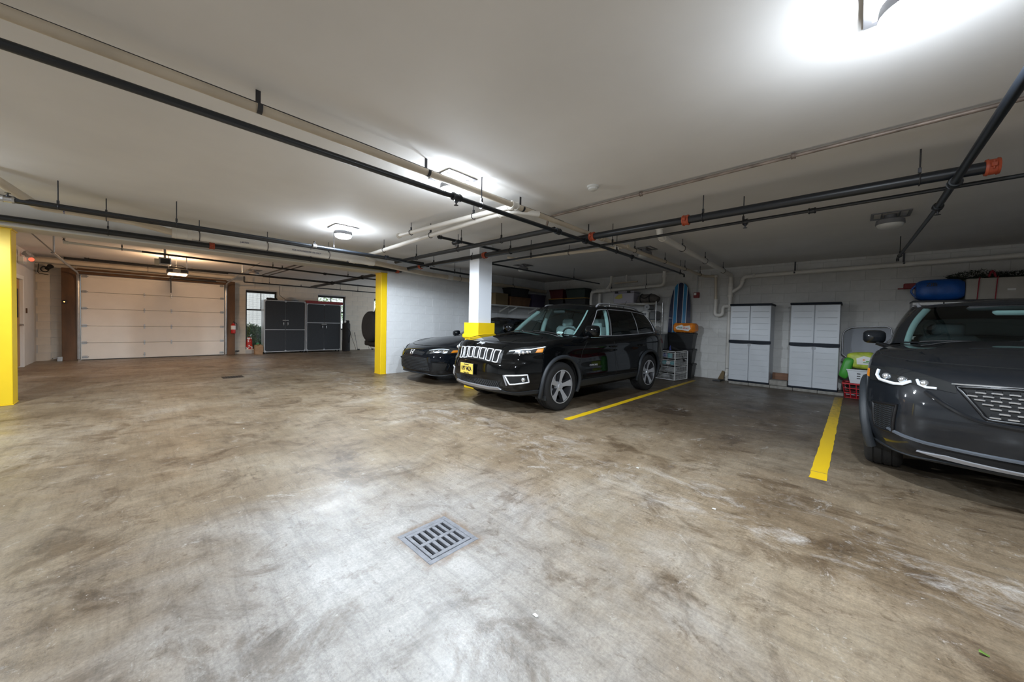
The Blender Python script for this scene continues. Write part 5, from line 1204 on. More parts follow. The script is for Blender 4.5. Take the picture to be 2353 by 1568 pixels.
MB().box((.12, 0, 1.28), (.05, .24, .07), bev=.02).build('rear_view_mirror', 'interior_dark', hd.t, 50)
# ================================================================= dark grey SUV (right edge)
SM = dict(paint='paint_grey', xfw=1.405, xrw=-1.405, wz=.37, arch=.415, track=.82, w=.955, t_cowl=6.0, t_corner=3.2,
    rows=[(.26, .27, .3, 1.98, (.01, .10, .28), .82, -2.05), (.275, .29, .32, 2.18, (.02, .12, .36), .89, -2.2), (.35, .38, .40, 2.26, (.025, .13, .40), .93, -2.30),
        (.45, .48, .50, 2.295, (.03, .14, .42), .95, -2.34), (.58, .61, .63, 2.315, (.03, .15, .43), .955, -2.35, .985), (.72, .74, .76, 2.31, (.035, .16, .44), .955, -2.34, .975),
        (.835, .865, .885, 2.285, (.04, .17, .43), .95, -2.32, .98), (.91, .96, 1.0, 2.25, (.045, .175, .41), .945, -2.29, .985), (.965, 1.035, 1.08, 2.20, (.05, .18, .39), .93, -2.26, .98), (.998, 1.08, 1.12, 2.13, (.055, .19, .37), .905, -2.22, .97), (1.015, 1.105, 1.15, 2.06, (.06, .20, .35), .875, -2.18, .965)],
    cowl=(1.0, 1.175), hood_bulge=.03, hood_step=.016,
    gh=[((1.0, 0, 1.165), (.25, 0, 1.580)), ((.94, .42, 1.160), (.22, .34, 1.575)), ((.78, .72, 1.145), (.13, .57, 1.560)), ((.62, .83, 1.130), (.02, .65, 1.545)), ((-.1, .85, 1.110), (-.2, .68, 1.570)), ((-.95, .85, 1.130), (-.92, .67, 1.565)), ((-1.5, .83, 1.160), (-1.42, .64, 1.525)), ((-1.95, .79, 1.190), (-1.75, .60, 1.485)), ((-2.1, .6, 1.200), (-1.9, .45, 1.485)), ((-2.2, 0, 1.210), (-2.0, 0, 1.505))],
    windows=[('windshield', 0, 2.05, .03, .93, 'glass_clear'), ('side_window', 3.2, 4.0, .06, .88, 'glass_clear'), ('side_window', 4.12, 5.2, .06, .88, 'glass_dark'), ('side_window', 5.28, 6.4, .09, .86, 'glass_dark'), ('rear_window', 7.7, 9, .1, .9, 'glass_dark')],
    roof_spine=(.05, -1.6), crown=.028, roof_z=1.63, gh_bulge=.028)
mat('crease_highlight', (.07, .08, .095), .3, coat=.6)  # painted highlight: lighter than the body for the sheen on the crease
mz = Car('suv', 'dark grey SUV with a black mesh grille cut off by the right edge', 'car', (1.155, 6.27), math.radians(-94.0), SM)
mz.wheels('suv', .365, .25); mz.seats('seat_dark', xs=(-.1,)); mz.cabin_bits(.72, .37, 1.11)
mz.gaps([[(.88, .44), (.92, .64), (.88, .88), (.74, 1.05)], [(-.14, .44), (-.12, 1.05)], [(.9, .44), (-.95, .44)]])
mirror_part(mz, .62, .955, 1.20, 'paint_grey', .19, .15)
for sd in (1, -1):
    MB().tube([mz.top(t)*np.array([1, sd, 1])+np.array([0, 0, .001]) for t in np.linspace(.02, 6.0, 50)], .004, 5).build('hood_gap', 'gap_black', mz.t, 50)
    MB().tube([mz.gp(2.3, v)*np.array([1, sd, 1])-np.array([.03, sd*.05, .01]) for v in np.linspace(.02, .95, 9)], .038, 8).build('pillar_trim', 'interior_pale', mz.t, 50)
    P = [mz.gp(t, 1.)*np.array([1, sd*.94, 1])+np.array([0, 0, .01+h]) for t, h in ((3.2, 0), (3.6, .03), (5.8, .03), (6.1, .0))]
    MB().tube(rpath(P, .08), .017, 8, flat=.8).build('roof_rail', 'satin_silver', mz.t, 50)
    for xc in (1.405, -1.405):
        Q = []
        for a in np.linspace(-.30, PI+.30, 30):
            c, z = math.cos(a), math.sin(a); rr = .435; p = (xc+rr*c, sd*1.05, .37+rr*z); q = mz.near(p, .004)[0]; Q.append((p[0], q.y if abs(q.y) > .75 else sd*.92, p[2]))
        MB().tube(Q, .036, 8).build('arch_cladding', 'cladding', mz.t, 50)
    mz.patch('sill_cladding', 'cladding', [(-.95, sd*1.1, .28), (.95, sd*1.1, .28), (.95, sd*1.1, .44), (-.95, sd*1.1, .44)], 20, 5, .012)
    # slim headlamp with two white arcs
    c = [(2.30, sd*.47, 0.843), (1.84, sd*.95, 0.833), (1.78, sd*.955, 0.963), (2.24, sd*.47, 0.903)]
    o, b = mz.patch('headlamp', 'gap_black', c, 18, 6, .004)
    mz.patch('lamp_reflector', 'lamp_chrome', [(2.16, sd*.70, 0.863), (2.0, sd*.85, 0.873), (1.98, sd*.86, 0.923), (2.14, sd*.71, 0.913)], 8, 4, .006, parent=o, tuck=.004)
    for p in ((2.13, sd*.74, 0.890), (2.02, sd*.84, 0.896), (2.2, sd*.62, 0.883)): MB().sphere(mz.near(p, .008)[0], .026, 12, 8).build('lamp_projector', 'chrome', o, 60)
    mz.line('daytime_arc', 'drl_white', [(1.93, sd*.91, 0.953), (1.93, sd*.915, 0.888), (1.97, sd*.89, 0.858), (2.10, sd*.78, 0.843), (2.14, sd*.73, 0.850), (2.17, sd*.69, 0.888)], .012, .010, parent=o, n=30)
    mz.line('daytime_arc', 'drl_white', [(2.19, sd*.665, 0.916), (2.2, sd*.65, 0.873), (2.22, sd*.61, 0.853), (2.25, sd*.56, 0.860)], .009, .010, parent=o, n=24)
    mz.patch('turn_signal', 'amber', [(1.83, sd*.955, 0.858), (1.78, sd*.96, 0.863), (1.77, sd*.96, 0.933), (1.81, sd*.955, 0.933)], 4, 4, .010, parent=o, tuck=.004)
    mz.patch('lamp_cover', 'lens_clear', c, 18, 6, .016, parent=o, tuck=0)
    # corner vent with mesh
    c = [(1.96, sd*.92, .435), (2.14, sd*.78, .445), (2.13, sd*.73, .67), (1.93, sd*.91, .65)]
    o, b = mz.patch('corner_vent', 'gap_black', c, 8, 8, .004)
    MB().tube([Vector(p) for p in b], .012, 8, closed=True).build('vent_frame', 'trim_black', o, 50)
    m = MB()
    for i in range(13):
        z = .45+i*.0165; m.tube([mz.near((1.955+.17*k/8, sd*(.915-.14*k/8), z+(.005 if k % 2 else 0)), .008)[0] for k in range(9)], .0026, 4)
    m.build('vent_mesh', 'cladding', o)
    mz.line('bumper_crease', 'crease_highlight', [(2.2, sd*.95, .445), (2.28, sd*.60, .41), (2.32, sd*.2, .405), (2.32, 0, .405)], .014, .002, n=40)  # crease carries its highlight as a lighter colour
    mz.patch('lower_vent', 'gap_black', [(2.33, sd*.04, .30), (2.27, sd*.56, .325), (2.28, sd*.50, .385), (2.33, sd*.04, .385)], 12, 4, .004)
    mz.patch('silver_garnish', 'satin_silver', [(2.33, sd*.0, .275), (2.25, sd*.66, .30), (2.25, sd*.50, .345), (2.33, sd*.0, .298)], 16, 4, .016)
mz.patch('bumper_cladding', 'cladding', [(2.25, -.97, .262), (2.25, .97, .262), (2.25, .97, .31), (2.25, -.97, .31)], 40, 4, .010, curve=lambda u, v: (-.55*abs(2*u-1)**3, 0, 0))
# wide grille of staggered blocks in a dark frame
gc = [(2.35, -.33, 0.673), (2.35, .33, 0.673), (2.3, .475, 0.908), (2.3, -.475, 0.908)]
o, b = mz.patch('grille', 'gap_black', gc, 32, 10, .004)
MB().tube([Vector(p) for p in b], .013, 8, closed=True).build('grille_frame', 'trim_black', o, 50)
fr_ = [Vector(p) for p in ((2.25, -.62, 0.828), (2.3, -.50, 0.728), (2.33, -.38, 0.653), (2.35, 0, 0.633), (2.33, .38, 0.653), (2.3, .50, 0.728), (2.25, .62, 0.828))]
mz.line('grille_wing', 'paint_grey', rpath(fr_, .12), .014, .008, n=60)
bl = MB().box((0, 0, 0), (.016, .048, .011), bev=.003).mesh('grille_block'); bl.materials.append(MT['chrome'])
bk = MB().box((0, 0, 0), (.008, .040, .022), bev=.003).mesh('grille_block_dark'); bk.materials.append(MT['trim_black'])
for i in range(7):
    z = .693+i*.031; hw = .33+(z-.673)*.62
    for k in range(-7, 8):
        y = (k+(.5 if i % 2 else 0))*.074
        if abs(y) > hw-.03: continue
        q, n = mz.near((2.35, y, z), .010); inst(bl, 'grille_block', o, q, (0, 0, math.atan2(n.y, n.x)))
        q2, n = mz.near((2.35, y, z+.015), .004); inst(bk, 'grille_pocket', o, q2, (0, 0, math.atan2(n.y, n.x)))
mz.line('hood_lip_trim', 'chrome', [(2.28, -.50, .930), (2.32, 0, .928), (2.28, .50, .930)], .006, .004, n=30)
MB().lathe([(.06, 0), (.06, .012), (.045, .016)], n=24, axis='x').build('emblem', 'chrome', mz.t, 40).location = mz.near((2.4, 0, .80), .01)[0]
MB().box((.30, 0, 1.485), (.05, .27, .075), bev=.025).build('rear_view_mirror', 'interior_pale', mz.t, 50)
MB().box((.32, -.10, 1.52), (.05, .40, .05), bev=.02).build('visor_console', 'interior_dark', mz.t, 50)
mz.line('wiper', 'trim_black', [(1.0, .5, 1.155), (.98, -.1, 1.185)], .008, .015); mz.line('wiper', 'trim_black', [(1.0, -.12, 1.155), (.86, -.62, 1.17)], .008, .015)
MB().tube([(.86, -.28, 1.14), (.85, .10, 1.14)], .02, 8, flat=.5).build('dash_trim', 'interior_pale', mz.t, 50)
# ================================================================= storage wall
mat('cab_grey', (.52, .54, .57), .30, var=.03, scale=4)
mat('cab_navy', (.006, .010, .018), .6, spec=.25)
mat('concrete_block', (.26, .245, .22), .9, var=.25, scale=12, bump=.4, bscale=40)
mat('wood_brown', (.17, .075, .035), .6, var=.25, scale=6, stretch=(.3, 3, 3))
mat('surf_navy', (.006, .014, .055), .2, coat=.6); mat('surf_blue', (.015, .20, .42), .2, coat=.6); mat('surf_white', (.70, .72, .72), .3)
mat('orange_wrap', (.75, .22, .02), .32, var=.25, scale=9, bump=.5, bscale=18)
mat('white_print', (.75, .75, .72), .5); mat('green_print', (.02, .18, .10), .5); mat('red_print', (.5, .05, .03), .5)
mat('wire_white', (.75, .75, .74), .4); mat('teal', (.02, .35, .40), .45); mat('wire_chrome', (.6, .6, .6), .25, metal=1)
mat('tote_grey', (.17, .175, .18), .5); mat('tote_purple', (.045, .035, .065), .5); mat('tote_green', (.008, .022, .016), .5); mat('tote_red', (.09, .010, .012), .5)
mat('cardboard', (.17, .12, .06), .85); mat('lid_orange', (.60, .30, .04), .5); mat('canvas', (.11, .095, .085), .9, var=.2, scale=14)
mat('clear_plastic', (.42, .40, .46), .35); mat('paper_yellow', (.55, .48, .12), .8)
mat('tarp_blue', (.008, .085, .36), .4, var=.25, scale=5, bump=.6, bscale=9); mat('box_white', (.44, .41, .36), .8, var=.1, scale=5); mat('strap_red', (.32, .012, .03), .6)
mat('garland', (.018, .03, .016), .9, var=.5, scale=30)
mat('bag_green', (.05, .30, .03), .45); mat('bag_lime', (.42, .50, .06), .45, var=.35, scale=10); mat('basket_white', (.66, .68, .70), .4); mat('basket_red', (.50, .015, .025), .4)
mat('chair_grey', (.26, .27, .30), .6); mat('cloth_dark', (.03, .02, .018), .9)
# concrete footing under the cabinets, block by block
ft = thing('footing', None, None, (-1.2, 9.65, 0), kind='structure')
bm2 = MB().box((0, 0, 0), (.385, .53, .058), bev=.006).mesh('footing_block'); bm2.materials.append(MT['concrete_block'])
for k in range(5): inst(bm2, 'block', ft, (-2.06+.39*k+1.2+.195, 9.65-9.65+.01*(k % 2), .03))
def cabinet(label, x0, x1, yf=9.41, z0=.062, z1=1.815, zb=.965):
    t = thing('storage_cabinet', label, 'cabinet', ((x0+x1)/2, 9.65, z0), group='grey plastic storage cabinets'); xm = (x0+x1)/2
    MB().bb(x0+.005, x1-.005, yf+.03, 9.93, z0+.03, z1-.03, .01).build('body', 'cab_grey', t, world=True)
    MB().bb(x0-.012, x1+.012, yf-.012, 9.94, z1-.035, z1+.008, .01).build('top_cap', 'cab_navy', t, world=True)
    MB().bb(x0-.005, x1+.005, yf-.005, 9.94, z0, z0+.03, .006).build('base', 'cab_navy', t, world=True)
    for (a, b) in ((x0+.004, xm-.003), (xm+.003, x1-.004)):
        for (c, d) in ((z0+.034, zb-.035), (zb+.035, z1-.04)):
            dd = MB().bb(a, b, yf, yf+.035, c, d, .008).build('door', 'cab_grey', t, world=True)
            n = 7 if d-c > .78 else 6; m = MB()
            for k in range(1, n):
                z = c+(d-c)*k/n; G = np.array([[(a+.04+(b-a-.08)*u, yf+.004-(.008*math.sin(PI*v) if v > .001 and v < .999 else 0)*(1-.25*v), z-.012+.024*v) for u in np.linspace(0, 1, 2)] for v in np.linspace(0, 1, 7)])
                m.grid(G)
            w = wloc(t); m.v = [(p[0]-w[0], p[1]-w[1], p[2]-w[2]) for p in m.v]; m.build('ridge', 'cab_grey', dd, 25)
    for (a, b, s) in ((x0-.01, xm, 1), (xm, x1+.01, -1)):     # bowed navy pull bar
        P = [(a+(b-a)*u, yf-.018-.010*math.sin(PI*u), zb-.012*math.sin(PI*(u if s > 0 else u))*1) for u in np.linspace(0, 1, 9)]
        m = MB()
        V = []
        for p in P: V += [(p[0], p[1], zb+.034), (p[0], p[1], p[2]-.026), (p[0], yf+.02, p[2]-.026), (p[0], yf+.02, zb+.034)]
        fs = [(4*i+k, 4*i+(k+1) % 4, 4*i+4+(k+1) % 4, 4*i+4+k) for i in range(8) for k in range(4)]+[(0, 1, 2, 3), (32, 33, 34, 35)]
        m.add(V, fs); m.build('pull_bar', 'cab_navy', t, world=True)
    for s in (-1, 1): MB().box((xm+s*.022, yf-.012, zb-.065), (.014, .02, .05), bev=.004).build('lock_tab', 'satin_silver', t, world=True)
cabinet('grey two door storage cabinet beside the white drain pipe', -2.075, -1.305)
cabinet('grey two door storage cabinet beside the laundry baskets', -.975, -.205)
single(MB().bb(-1.285, -.99, 9.72, 9.76, .062, .31, .004), 'wood_board', 'wood_brown', 'brown wooden board standing between the two grey cabinets', 'board')
single(MB().bb(-1.30, -.99, 9.42, 9.62, .062, .175, .01), 'concrete_brick', 'concrete_block', 'loose concrete block on the footing between the two grey cabinets', 'block')
single(MB().prism([(-2.42, 9.5), (-2.26, 9.5), (-2.24, 9.75), (-2.36, 9.8)], .0, .03), 'dust_pan', 'plastic_black', 'flat black dust pan on the floor beside the foot of the drain pipe', 'dust pan')
m = MB().prism([(-2.40, .0), (-2.27, .0), (-2.25, .20), (-2.30, .23)], 9.84, 9.90, 'y'); single(m, 'cardboard_scrap', 'cardboard', 'scrap of cardboard leaning behind the foot of the drain pipe', 'cardboard')
# fire alarm pull with conduit
t = thing('fire_alarm', 'small red fire alarm box with a conduit above it on the storage wall', 'fire alarm', (-2.97, 9.94, 2.03))
MB().bb(-3.035, -2.905, 9.905, 9.985, 2.03, 2.17, .008).build('box', 'red_dark', t, world=True)
MB().bb(-3.02, -2.965, 9.90, 9.906, 2.10, 2.155).build('label_plate', 'plastic_white', t, world=True)
MB().cyl((-2.965, 9.96, 2.17), (-2.955, 9.96, ZC), .012, n=8).build('conduit', 'galv', t, 40, world=True)
# surfboard
def surf_outline(n=60):
    z0, z1, hw = .10, 2.44, .272; out = []
    for k in range(n+1):
        q = k/n; w = hw*(max(0., 1-((q-.30)/.70)**4.2)**.44 if q > .30 else 1-.10*((.30-q)/.30)**2); out.append((w, z0+(z1-z0)*q))
    return out
SO = surf_outline(); t = thing('surfboard', 'navy blue foam surfboard with two light blue stripes leaning on the wall', 'surfboard', (-3.33, 9.80, .10))
def surf_strip(name, m, a, b, dy, parent):
    mb = MB(); V = []; F = []
    for w, z in SO:
        l, r = max(-w, a), min(w, b)
        if r-l < .002: l = r = (l+r)/2
        y = 9.72+.17*(z-.1)/2.34; V += [(-3.33+l, y-dy, z), (-3.33+r, y-dy, z), (-3.33+r, y+.045, z), (-3.33+l, y+.045, z)]
    k = len(SO); F = [(4*i+j, 4*i+(j+1) % 4, 4*i+4+(j+1) % 4, 4*i+4+j) for i in range(k-1) for j in range(4)]
    mb.add(V, F); return mb.build(name, m, parent, 40, world=True)
surf_strip('board', 'surf_navy', -1, 1, .018, t)
for c in (-.115, .115):
    surf_strip('white_line', 'surf_white', c-.052, c+.052, .0195, t); surf_strip('blue_stripe', 'surf_blue', c-.040, c+.040, .021, t)
# stacked black bins
def tub(name, label, x0, x1, y0, y1, z0, z1, m, lid=None, rim=.02, taper=.045, group=None):
    t = thing(name, label, 'storage bin', ((x0+x1)/2, (y0+y1)/2, z0), group=group); k = taper; mb = MB()
    a = [(x0+k, y0+k, z0), (x1-k, y0+k, z0), (x1-k, y1-k, z0), (x0+k, y1-k, z0)]; b = [(x0+.008, y0+.008, z1-.03), (x1-.008, y0+.008, z1-.03), (x1-.008, y1-.008, z1-.03), (x0+.008, y1-.008, z1-.03)]
    mb.add(a+b, [(3, 2, 1, 0), (0, 1, 5, 4), (1, 2, 6, 5), (2, 3, 7, 6), (3, 0, 4, 7), (4, 5, 6, 7)]); mb.build('tub', m, t, world=True)
    MB().bb(x0-.004, x1+.004, y0-.004, y1+.004, z1-.045, z1-.018, .006).build('rim', m, t, world=True)
    MB().bb(x0, x1, y0, y1, z1-.018, z1, .007).build('lid', lid or m, t, world=True)
    return t
BX = (-3.47, -2.80, 9.36, 9.68)
for k, (a, b) in enumerate(((0, .375), (.377, .735), (.737, 1.13))):
    tub('storage_bin', ['lowest of three stacked black bins below the surfboard', 'middle one of three stacked black bins below the surfboard', 'topmost of three stacked black bins under the orange pack'][k], BX[0]+.02, BX[1]-.03, BX[2], BX[3], a, b, 'plastic_black', group='black bins stacked under the surfboard')
# orange pack
t = thing('orange_pack', 'orange plastic wrapped pack with a white label on the black bins', 'pack', (-3.1, 9.52, 1.132)); V = []; nx, nz = 14, 10
m = MB().box((-3.08, 9.53, 1.255), (.56, .26, .23), rz=-.16, bev=.05)
m.build('wrapped_block', 'orange_wrap', t, 40, world=True)
R_ = Matrix.Rotation(-.16, 3, 'Z'); c0 = Vector((-3.08, 9.53, 1.255))
V = [c0+R_@Vector((x, -.1325, z)) for x, z in ((-.14, .045), (-.02, .075), (.02, .03), (.17, .06), (.20, -.02), (.14, -.085), (-.0, -.06), (-.15, -.05), (-.19, .0))]
m = MB(); m.add(V, [tuple(range(9))]); m.build('label_patch', 'white_print', t, world=True)
for tx, mm, dx in (('fresh', 'green_print', -.075), ('direct', 'red_print', .072)):
    me = text_mesh(tx, .062, 'print', .002, bold=True, shear=.2); me.materials.append(MT[mm]); o = bpy.data.objects.new('print', me); COL.objects.link(o); o.parent = t
    p = c0+R_@Vector((dx, -.1345, -.005-.06*dx)); o.location = p-Vector(t.location); o.rotation_euler = (PI/2, .06, -.16)
# wire drawer tower with contents
t = thing('wire_drawer_tower', 'white wire drawer tower with clear drawers behind the black SUV', 'drawer tower', (-3.2, 8.98, 0)); tw = math.radians(-10); x0, x1, y0, y1, zt = -.25, .25, -.28, .28, .69
Mw = Matrix.Translation((-3.2, 8.98, 0))@Matrix.Rotation(tw, 4, 'Z'); m = MB()
for y in (y0, y1): m.tube(rpath([(x0, y, .02), (x0, y, zt), (x1, y, zt), (x1, y, .02)], .03), .010, 6); m.tube([(x0, y, .02), (x1, y, .02)], .010, 6)
for x in (x0, x1):
    for z in (.02, .19, .36, .53, zt): m.tube([(x, y0, z), (x, y1, z)], .007, 6)
m.build('frame', 'wire_white', t, 40); fr = COL.objects[-1] if False else None
t.rotation_euler = (0, 0, tw)
for k in range(4):
    z = .03+.165*k; d = MB()
    for i in range(15): q = x0+.02+i*(x1-x0-.04)/14; d.tube([(q, y0-.004, z), (q, y0-.004, z+.125)], .0022, 4)
    for i in range(6): d.tube([(x0+.02, y0-.004, z+.025*i), (x1-.02, y0-.004, z+.025*i)], .0022, 4)
    for i in range(15): q = y0+i*(y1-y0)/14; d.tube([(x1-.018, q, z), (x1-.018, q, z+.125)], .0022, 4)
    for i in range(6): d.tube([(x1-.018, y0, z+.025*i), (x1-.018, y1, z+.025*i)], .0022, 4)
    d.tube([(x0+.02, y0-.006, z+.13), (x1-.02, y0-.006, z+.13), (x1-.02, y1, z+.13), (x0+.02, y1, z+.13)], .005, 6, closed=True)
    dr_ = d.build('drawer', 'wire_white', t)
    MB().bb(x0+.03, x1-.03, y0+.01, y1-.02, z, z+.004).build('drawer_floor', 'plastic_dark', dr_)
def in_tower(name, label, cat, mb, m, group=None):
    o = mb.xf(Mw); return single(mb, name, m, label, cat, 40, group=group)
for k, (x, mm, lab) in enumerate(((-.05, 'teal', 'teal lid in the second drawer of the wire tower, left one'), (.05, 'plastic_white', 'white lid in the second drawer of the wire tower'), (.15, 'teal', 'teal lid in the second drawer of the wire tower, right one'))):
    in_tower('jar', lab, 'jar', MB().lathe([(.042, -.24), (.044, -.235), (.044, -.17), (.038, -.165)], (x, -.0, .03+.165*2+.053), 16, 'y'), mm, 'jars in the wire tower')
in_tower('jar', 'large teal tub in the top drawer of the wire tower', 'jar', MB().lathe([(.05, .0), (.055, .02), (.055, .10), (.04, .11)], (.06, -.18, .53), 16), 'teal')
in_tower('bottle', 'dark blue bottles pack in the top drawer of the wire tower', 'bottle', MB().box((-.12, -.15, .585), (.16, .12, .09), bev=.02), 'band_blue')
in_tower('bottle', 'small red and white bottle in the second drawer of the wire tower', 'bottle', MB().lathe([(.018, 0), (.02, .01), (.02, .06), (.008, .075), (.008, .09)], (-.16, -.22, .366), 12), 'red_gloss')
in_tower('cloth_bundle', 'pale folded cloth in the third drawer of the wire tower', 'cloth', MB().box((.08, -.14, .245), (.22, .2, .08), bev=.03), 'plastic_grey')
in_tower('cloth_bundle', 'grey rag heap in the bottom drawer of the wire tower', 'cloth', MB().sphere((-.08, -.12, .085), .05, 12, 8, (2.2, 1.6, .9)), 'plastic_grey')
t2 = in_tower('water_bottle', 'small bottle with blue cap on top of the wire tower', 'bottle', MB().lathe([(.022, .7), (.024, .71), (.024, .78), (.010, .80), (.010, .82)], (.02, -.1, 0), 12), 'band_blue')
single(MB().tube(rpath([(-3.17, 8.85, .78), (-3.05, 8.95, .72), (-2.93, 9.08, .45)], .05), .028, 8), 'umbrella', 'black_fabric', 'folded black umbrella leaning on the wire tower', 'umbrella', 40)
single(MB().bb(-3.46, -3.0, 8.80, 9.2, .70, .712, .003), 'tray_board', 'plastic_black', 'flat black board lying on the wire tower', 'board')
# grey tote between shelf and bins
tub('storage_bin', 'translucent grey bin between the black bins and the chrome shelf', -3.775, -3.50, 9.32, 9.75, .62, 1.08, 'tote_grey')
tub('storage_bin', 'lower grey bin under the translucent grey bin', -3.775, -3.50, 9.32, 9.75, 0, .618, 'tote_grey')
single(MB().box((-3.70, 9.20, .47), (.03, .05, .95), R=Matrix.Rotation(.10, 3, 'Y'), bev=.004), 'pale_board', 'plastic_white', 'narrow white board leaning against the grey bin', 'board')
# chrome wire shelf
t = thing('wire_shelf', 'chrome wire shelving unit behind the black SUV', 'shelf', (-4.5, 9.66, 0)); sx0, sx1, sy0, sy1 = -5.15, -3.80, 9.44, 9.88
for x in (sx0, sx1):
    for y in (sy0, sy1): MB().cyl((x, y, 0), (x, y, 1.93), .0125, n=10).build('post', 'wire_chrome', t, 40, world=True)
for z in (.55, 1.15, 1.42, 1.895):
    m = MB(); m.tube([(sx0, sy0, z), (sx1, sy0, z), (sx1, sy1, z), (sx0, sy1, z)], .007, 6, closed=True)
    for k in range(22): q = sx0+(sx1-sx0)*(k+.5)/22; m.tube([(q, sy0, z), (q, sy1, z)], .003, 4)
    m.tube([(sx0, sy0, z-.03), (sx1, sy0, z-.03), (sx1, sy1, z-.03), (sx0, sy1, z-.03)], .005, 6, closed=True); m.build('wire_deck', 'wire_chrome', t, world=True)
MB().bb(sx0, sx1, sy0, sy1, 1.885, 1.892).build('deck_liner', 'tote_grey', t, world=True)
t = thing('clear_bin', 'clear plastic bin with dark latches and a yellow paper on the chrome shelf', 'storage bin', (-4.78, 9.66, 1.903))
MB().bb(-5.05, -4.44, 9.47, 9.85, 1.903, 2.21, .02).build('tub', 'clear_plastic', t, world=True)
MB().bb(-5.07, -4.42, 9.45, 9.87, 2.21, 2.245, .012).build('lid', 'clear_plastic', t, world=True)
for x in (-4.95, -4.58): MB().bb(x-.05, x+.05, 9.445, 9.47, 2.19, 2.25, .006).build('latch', 'plastic_black', t, world=True)
m = MB(); m.add([(-5.02, 9.462, 2.05), (-4.86, 9.462, 2.03), (-4.77, 9.462, 2.06), (-4.78, 9.462, 2.17), (-4.9, 9.462, 2.15)], [(0, 1, 2, 3, 4)]); m.build('paper', 'paper_yellow', t, world=True)
t = thing('duffel_bag', 'dark canvas duffel bag with black straps at the end of the chrome shelf', 'bag', (-4.05, 9.66, 1.903)); G = []
for i in range(13):
    q = i/12; x = -4.40+.56*q; s = (1-abs(2*q-1)**5*.35)*(1-.18*q*0)
    G.append([(x+(.04*math.sin(a) if i in (0, 12) else 0), 9.66+.16*s*math.cos(a), 1.903+.125*s+.125*s*math.sin(a)*(1 if math.sin(a) > 0 else .98)) for a in np.linspace(0, 2*PI, 17)])
MB().grid(np.array(G)).add(G[0][:-1], [tuple(range(16))]).add(G[-1][:-1], [tuple(range(16))]).build('bag_body', 'canvas', t, 50, world=True)
for x in (-4.27, -4.02): MB().tube([(x, 9.66+.168*math.cos(a), 2.028+.13*math.sin(a)) for a in np.linspace(-PI*.1, -PI*1.9, 20)], .012, 6).build('strap', 'black_fabric', t, 50, world=True)
MB().tube([(-4.27+.25*k/12, 9.49-.02*math.sin(PI*k/12), 2.10-.07*math.sin(PI*k/12)) for k in range(13)], .011, 6).build('handle', 'black_fabric', t, 50, world=True)
t = thing('mat_roll', 'rolled grey mat seen end on below the chrome shelf top', 'mat', (-4.05, 9.55, 1.71))
MB().lathe([(.016, 0), (.075, 0), (.075, .32), (.016, .32)], (-4.07, 9.50, 1.79), 24, 'y', cap=False).build('roll', 'plastic_grey', t, 40, world=True)
for k in range(3): MB().lathe([(.026+.018*k, -.001), (.030+.018*k, -.001)], (-4.07, 9.50, 1.79), 24, 'y', cap=False).build('layer_line', 'plastic_white', t, world=True)
for k in range(3):
    t = thing('paper_pack', ['left', 'middle', 'right'][k]+' white plastic wrapped paper pack on the chrome shelf', 'pack', (-4.35+.22*k, 9.66, 1.43), group='paper packs on the chrome shelf')
    MB().box((-4.35+.22*k, 9.66, 1.56), (.20, .34, .25), bev=.04).build('wrapped_block', 'plastic_white' if k < 2 else 'tote_grey', t, 40, world=True)
    MB().box((-4.35+.22*k, 9.488, 1.60), (.10, .005, .07)).build('print_patch', 'tote_grey', t, world=True)
for k, (x, h, mm) in enumerate(((-4.7, .2, 'tote_grey'), (-4.35, .16, 'plastic_grey'), (-3.98, .13, 'plastic_white'))):
    single(MB().box((x, 9.66, 1.16+h/2), (.28, .32, h), bev=.02), 'small_box', mm, ['left grey box on the third chrome shelf', 'middle grey box on the third chrome shelf', 'right pale box on the third chrome shelf'][k], 'box', group='small boxes on the chrome shelf')
# wall shelf in the corner with brackets and bins
t = thing('wall_shelf', 'white wall shelf on brackets on the block wall behind the sedan', 'shelf', (-7.8, 8.3, 1.8))
MB().bb(-7.965, -7.50, 6.6, 9.95, 1.79, 1.81, .004).build('board', 'plastic_white', t, world=True)
for y in (6.9, 7.75, 8.15, 9.1):
    m = MB(); m.bb(-7.965, -7.955, y-.012, y+.012, 1.58, 1.79); m.add([(-7.96, y-.01, 1.60), (-7.96, y+.01, 1.60), (-7.55, y+.01, 1.785), (-7.55, y-.01, 1.785), (-7.96, y-.01, 1.66), (-7.96, y+.01, 1.66), (-7.60, y+.01, 1.79), (-7.60, y-.01, 1.79)], [(0, 1, 2, 3), (4, 5, 6, 7), (0, 3, 7, 4), (1, 2, 6, 5)]); m.build('bracket', 'plastic_white', t, world=True)
t = thing('wall_shelf', 'dark shelf in the corner along the storage wall above the sedan', 'shelf', (-6.7, 9.75, 1.8))
MB().bb(-7.48, -5.98, 9.5, 9.95, 1.785, 1.81, .004).build('board', 'plastic_dark', t, world=True)
for x in (-7.2, -6.2): MB().bb(x-.012, x+.012, 9.55, 9.95, 1.70, 1.785).build('bracket', 'plastic_dark', t, world=True)
single(MB().bb(-7.95, -7.58, 7.20, 7.72, 1.812, 2.16, .006), 'cardboard_box', 'cardboard', 'tan cardboard box at the near end of the white wall shelf', 'box')
tub('storage_bin', 'dark brown bin on the white wall shelf below the black bin', -7.95, -7.53, 7.80, 8.72, 1.812, 2.09, 'timber_dark')
tub('storage_bin', 'black glossy bin stacked on the dark brown bin', -7.94, -7.55, 7.82, 8.65, 2.092, 2.37, 'plastic_black')
tub('storage_bin', 'dark purple bin with a pale lid on the white wall shelf', -7.95, -7.52, 8.80, 9.48, 1.812, 2.25, 'tote_purple', 'plastic_grey')
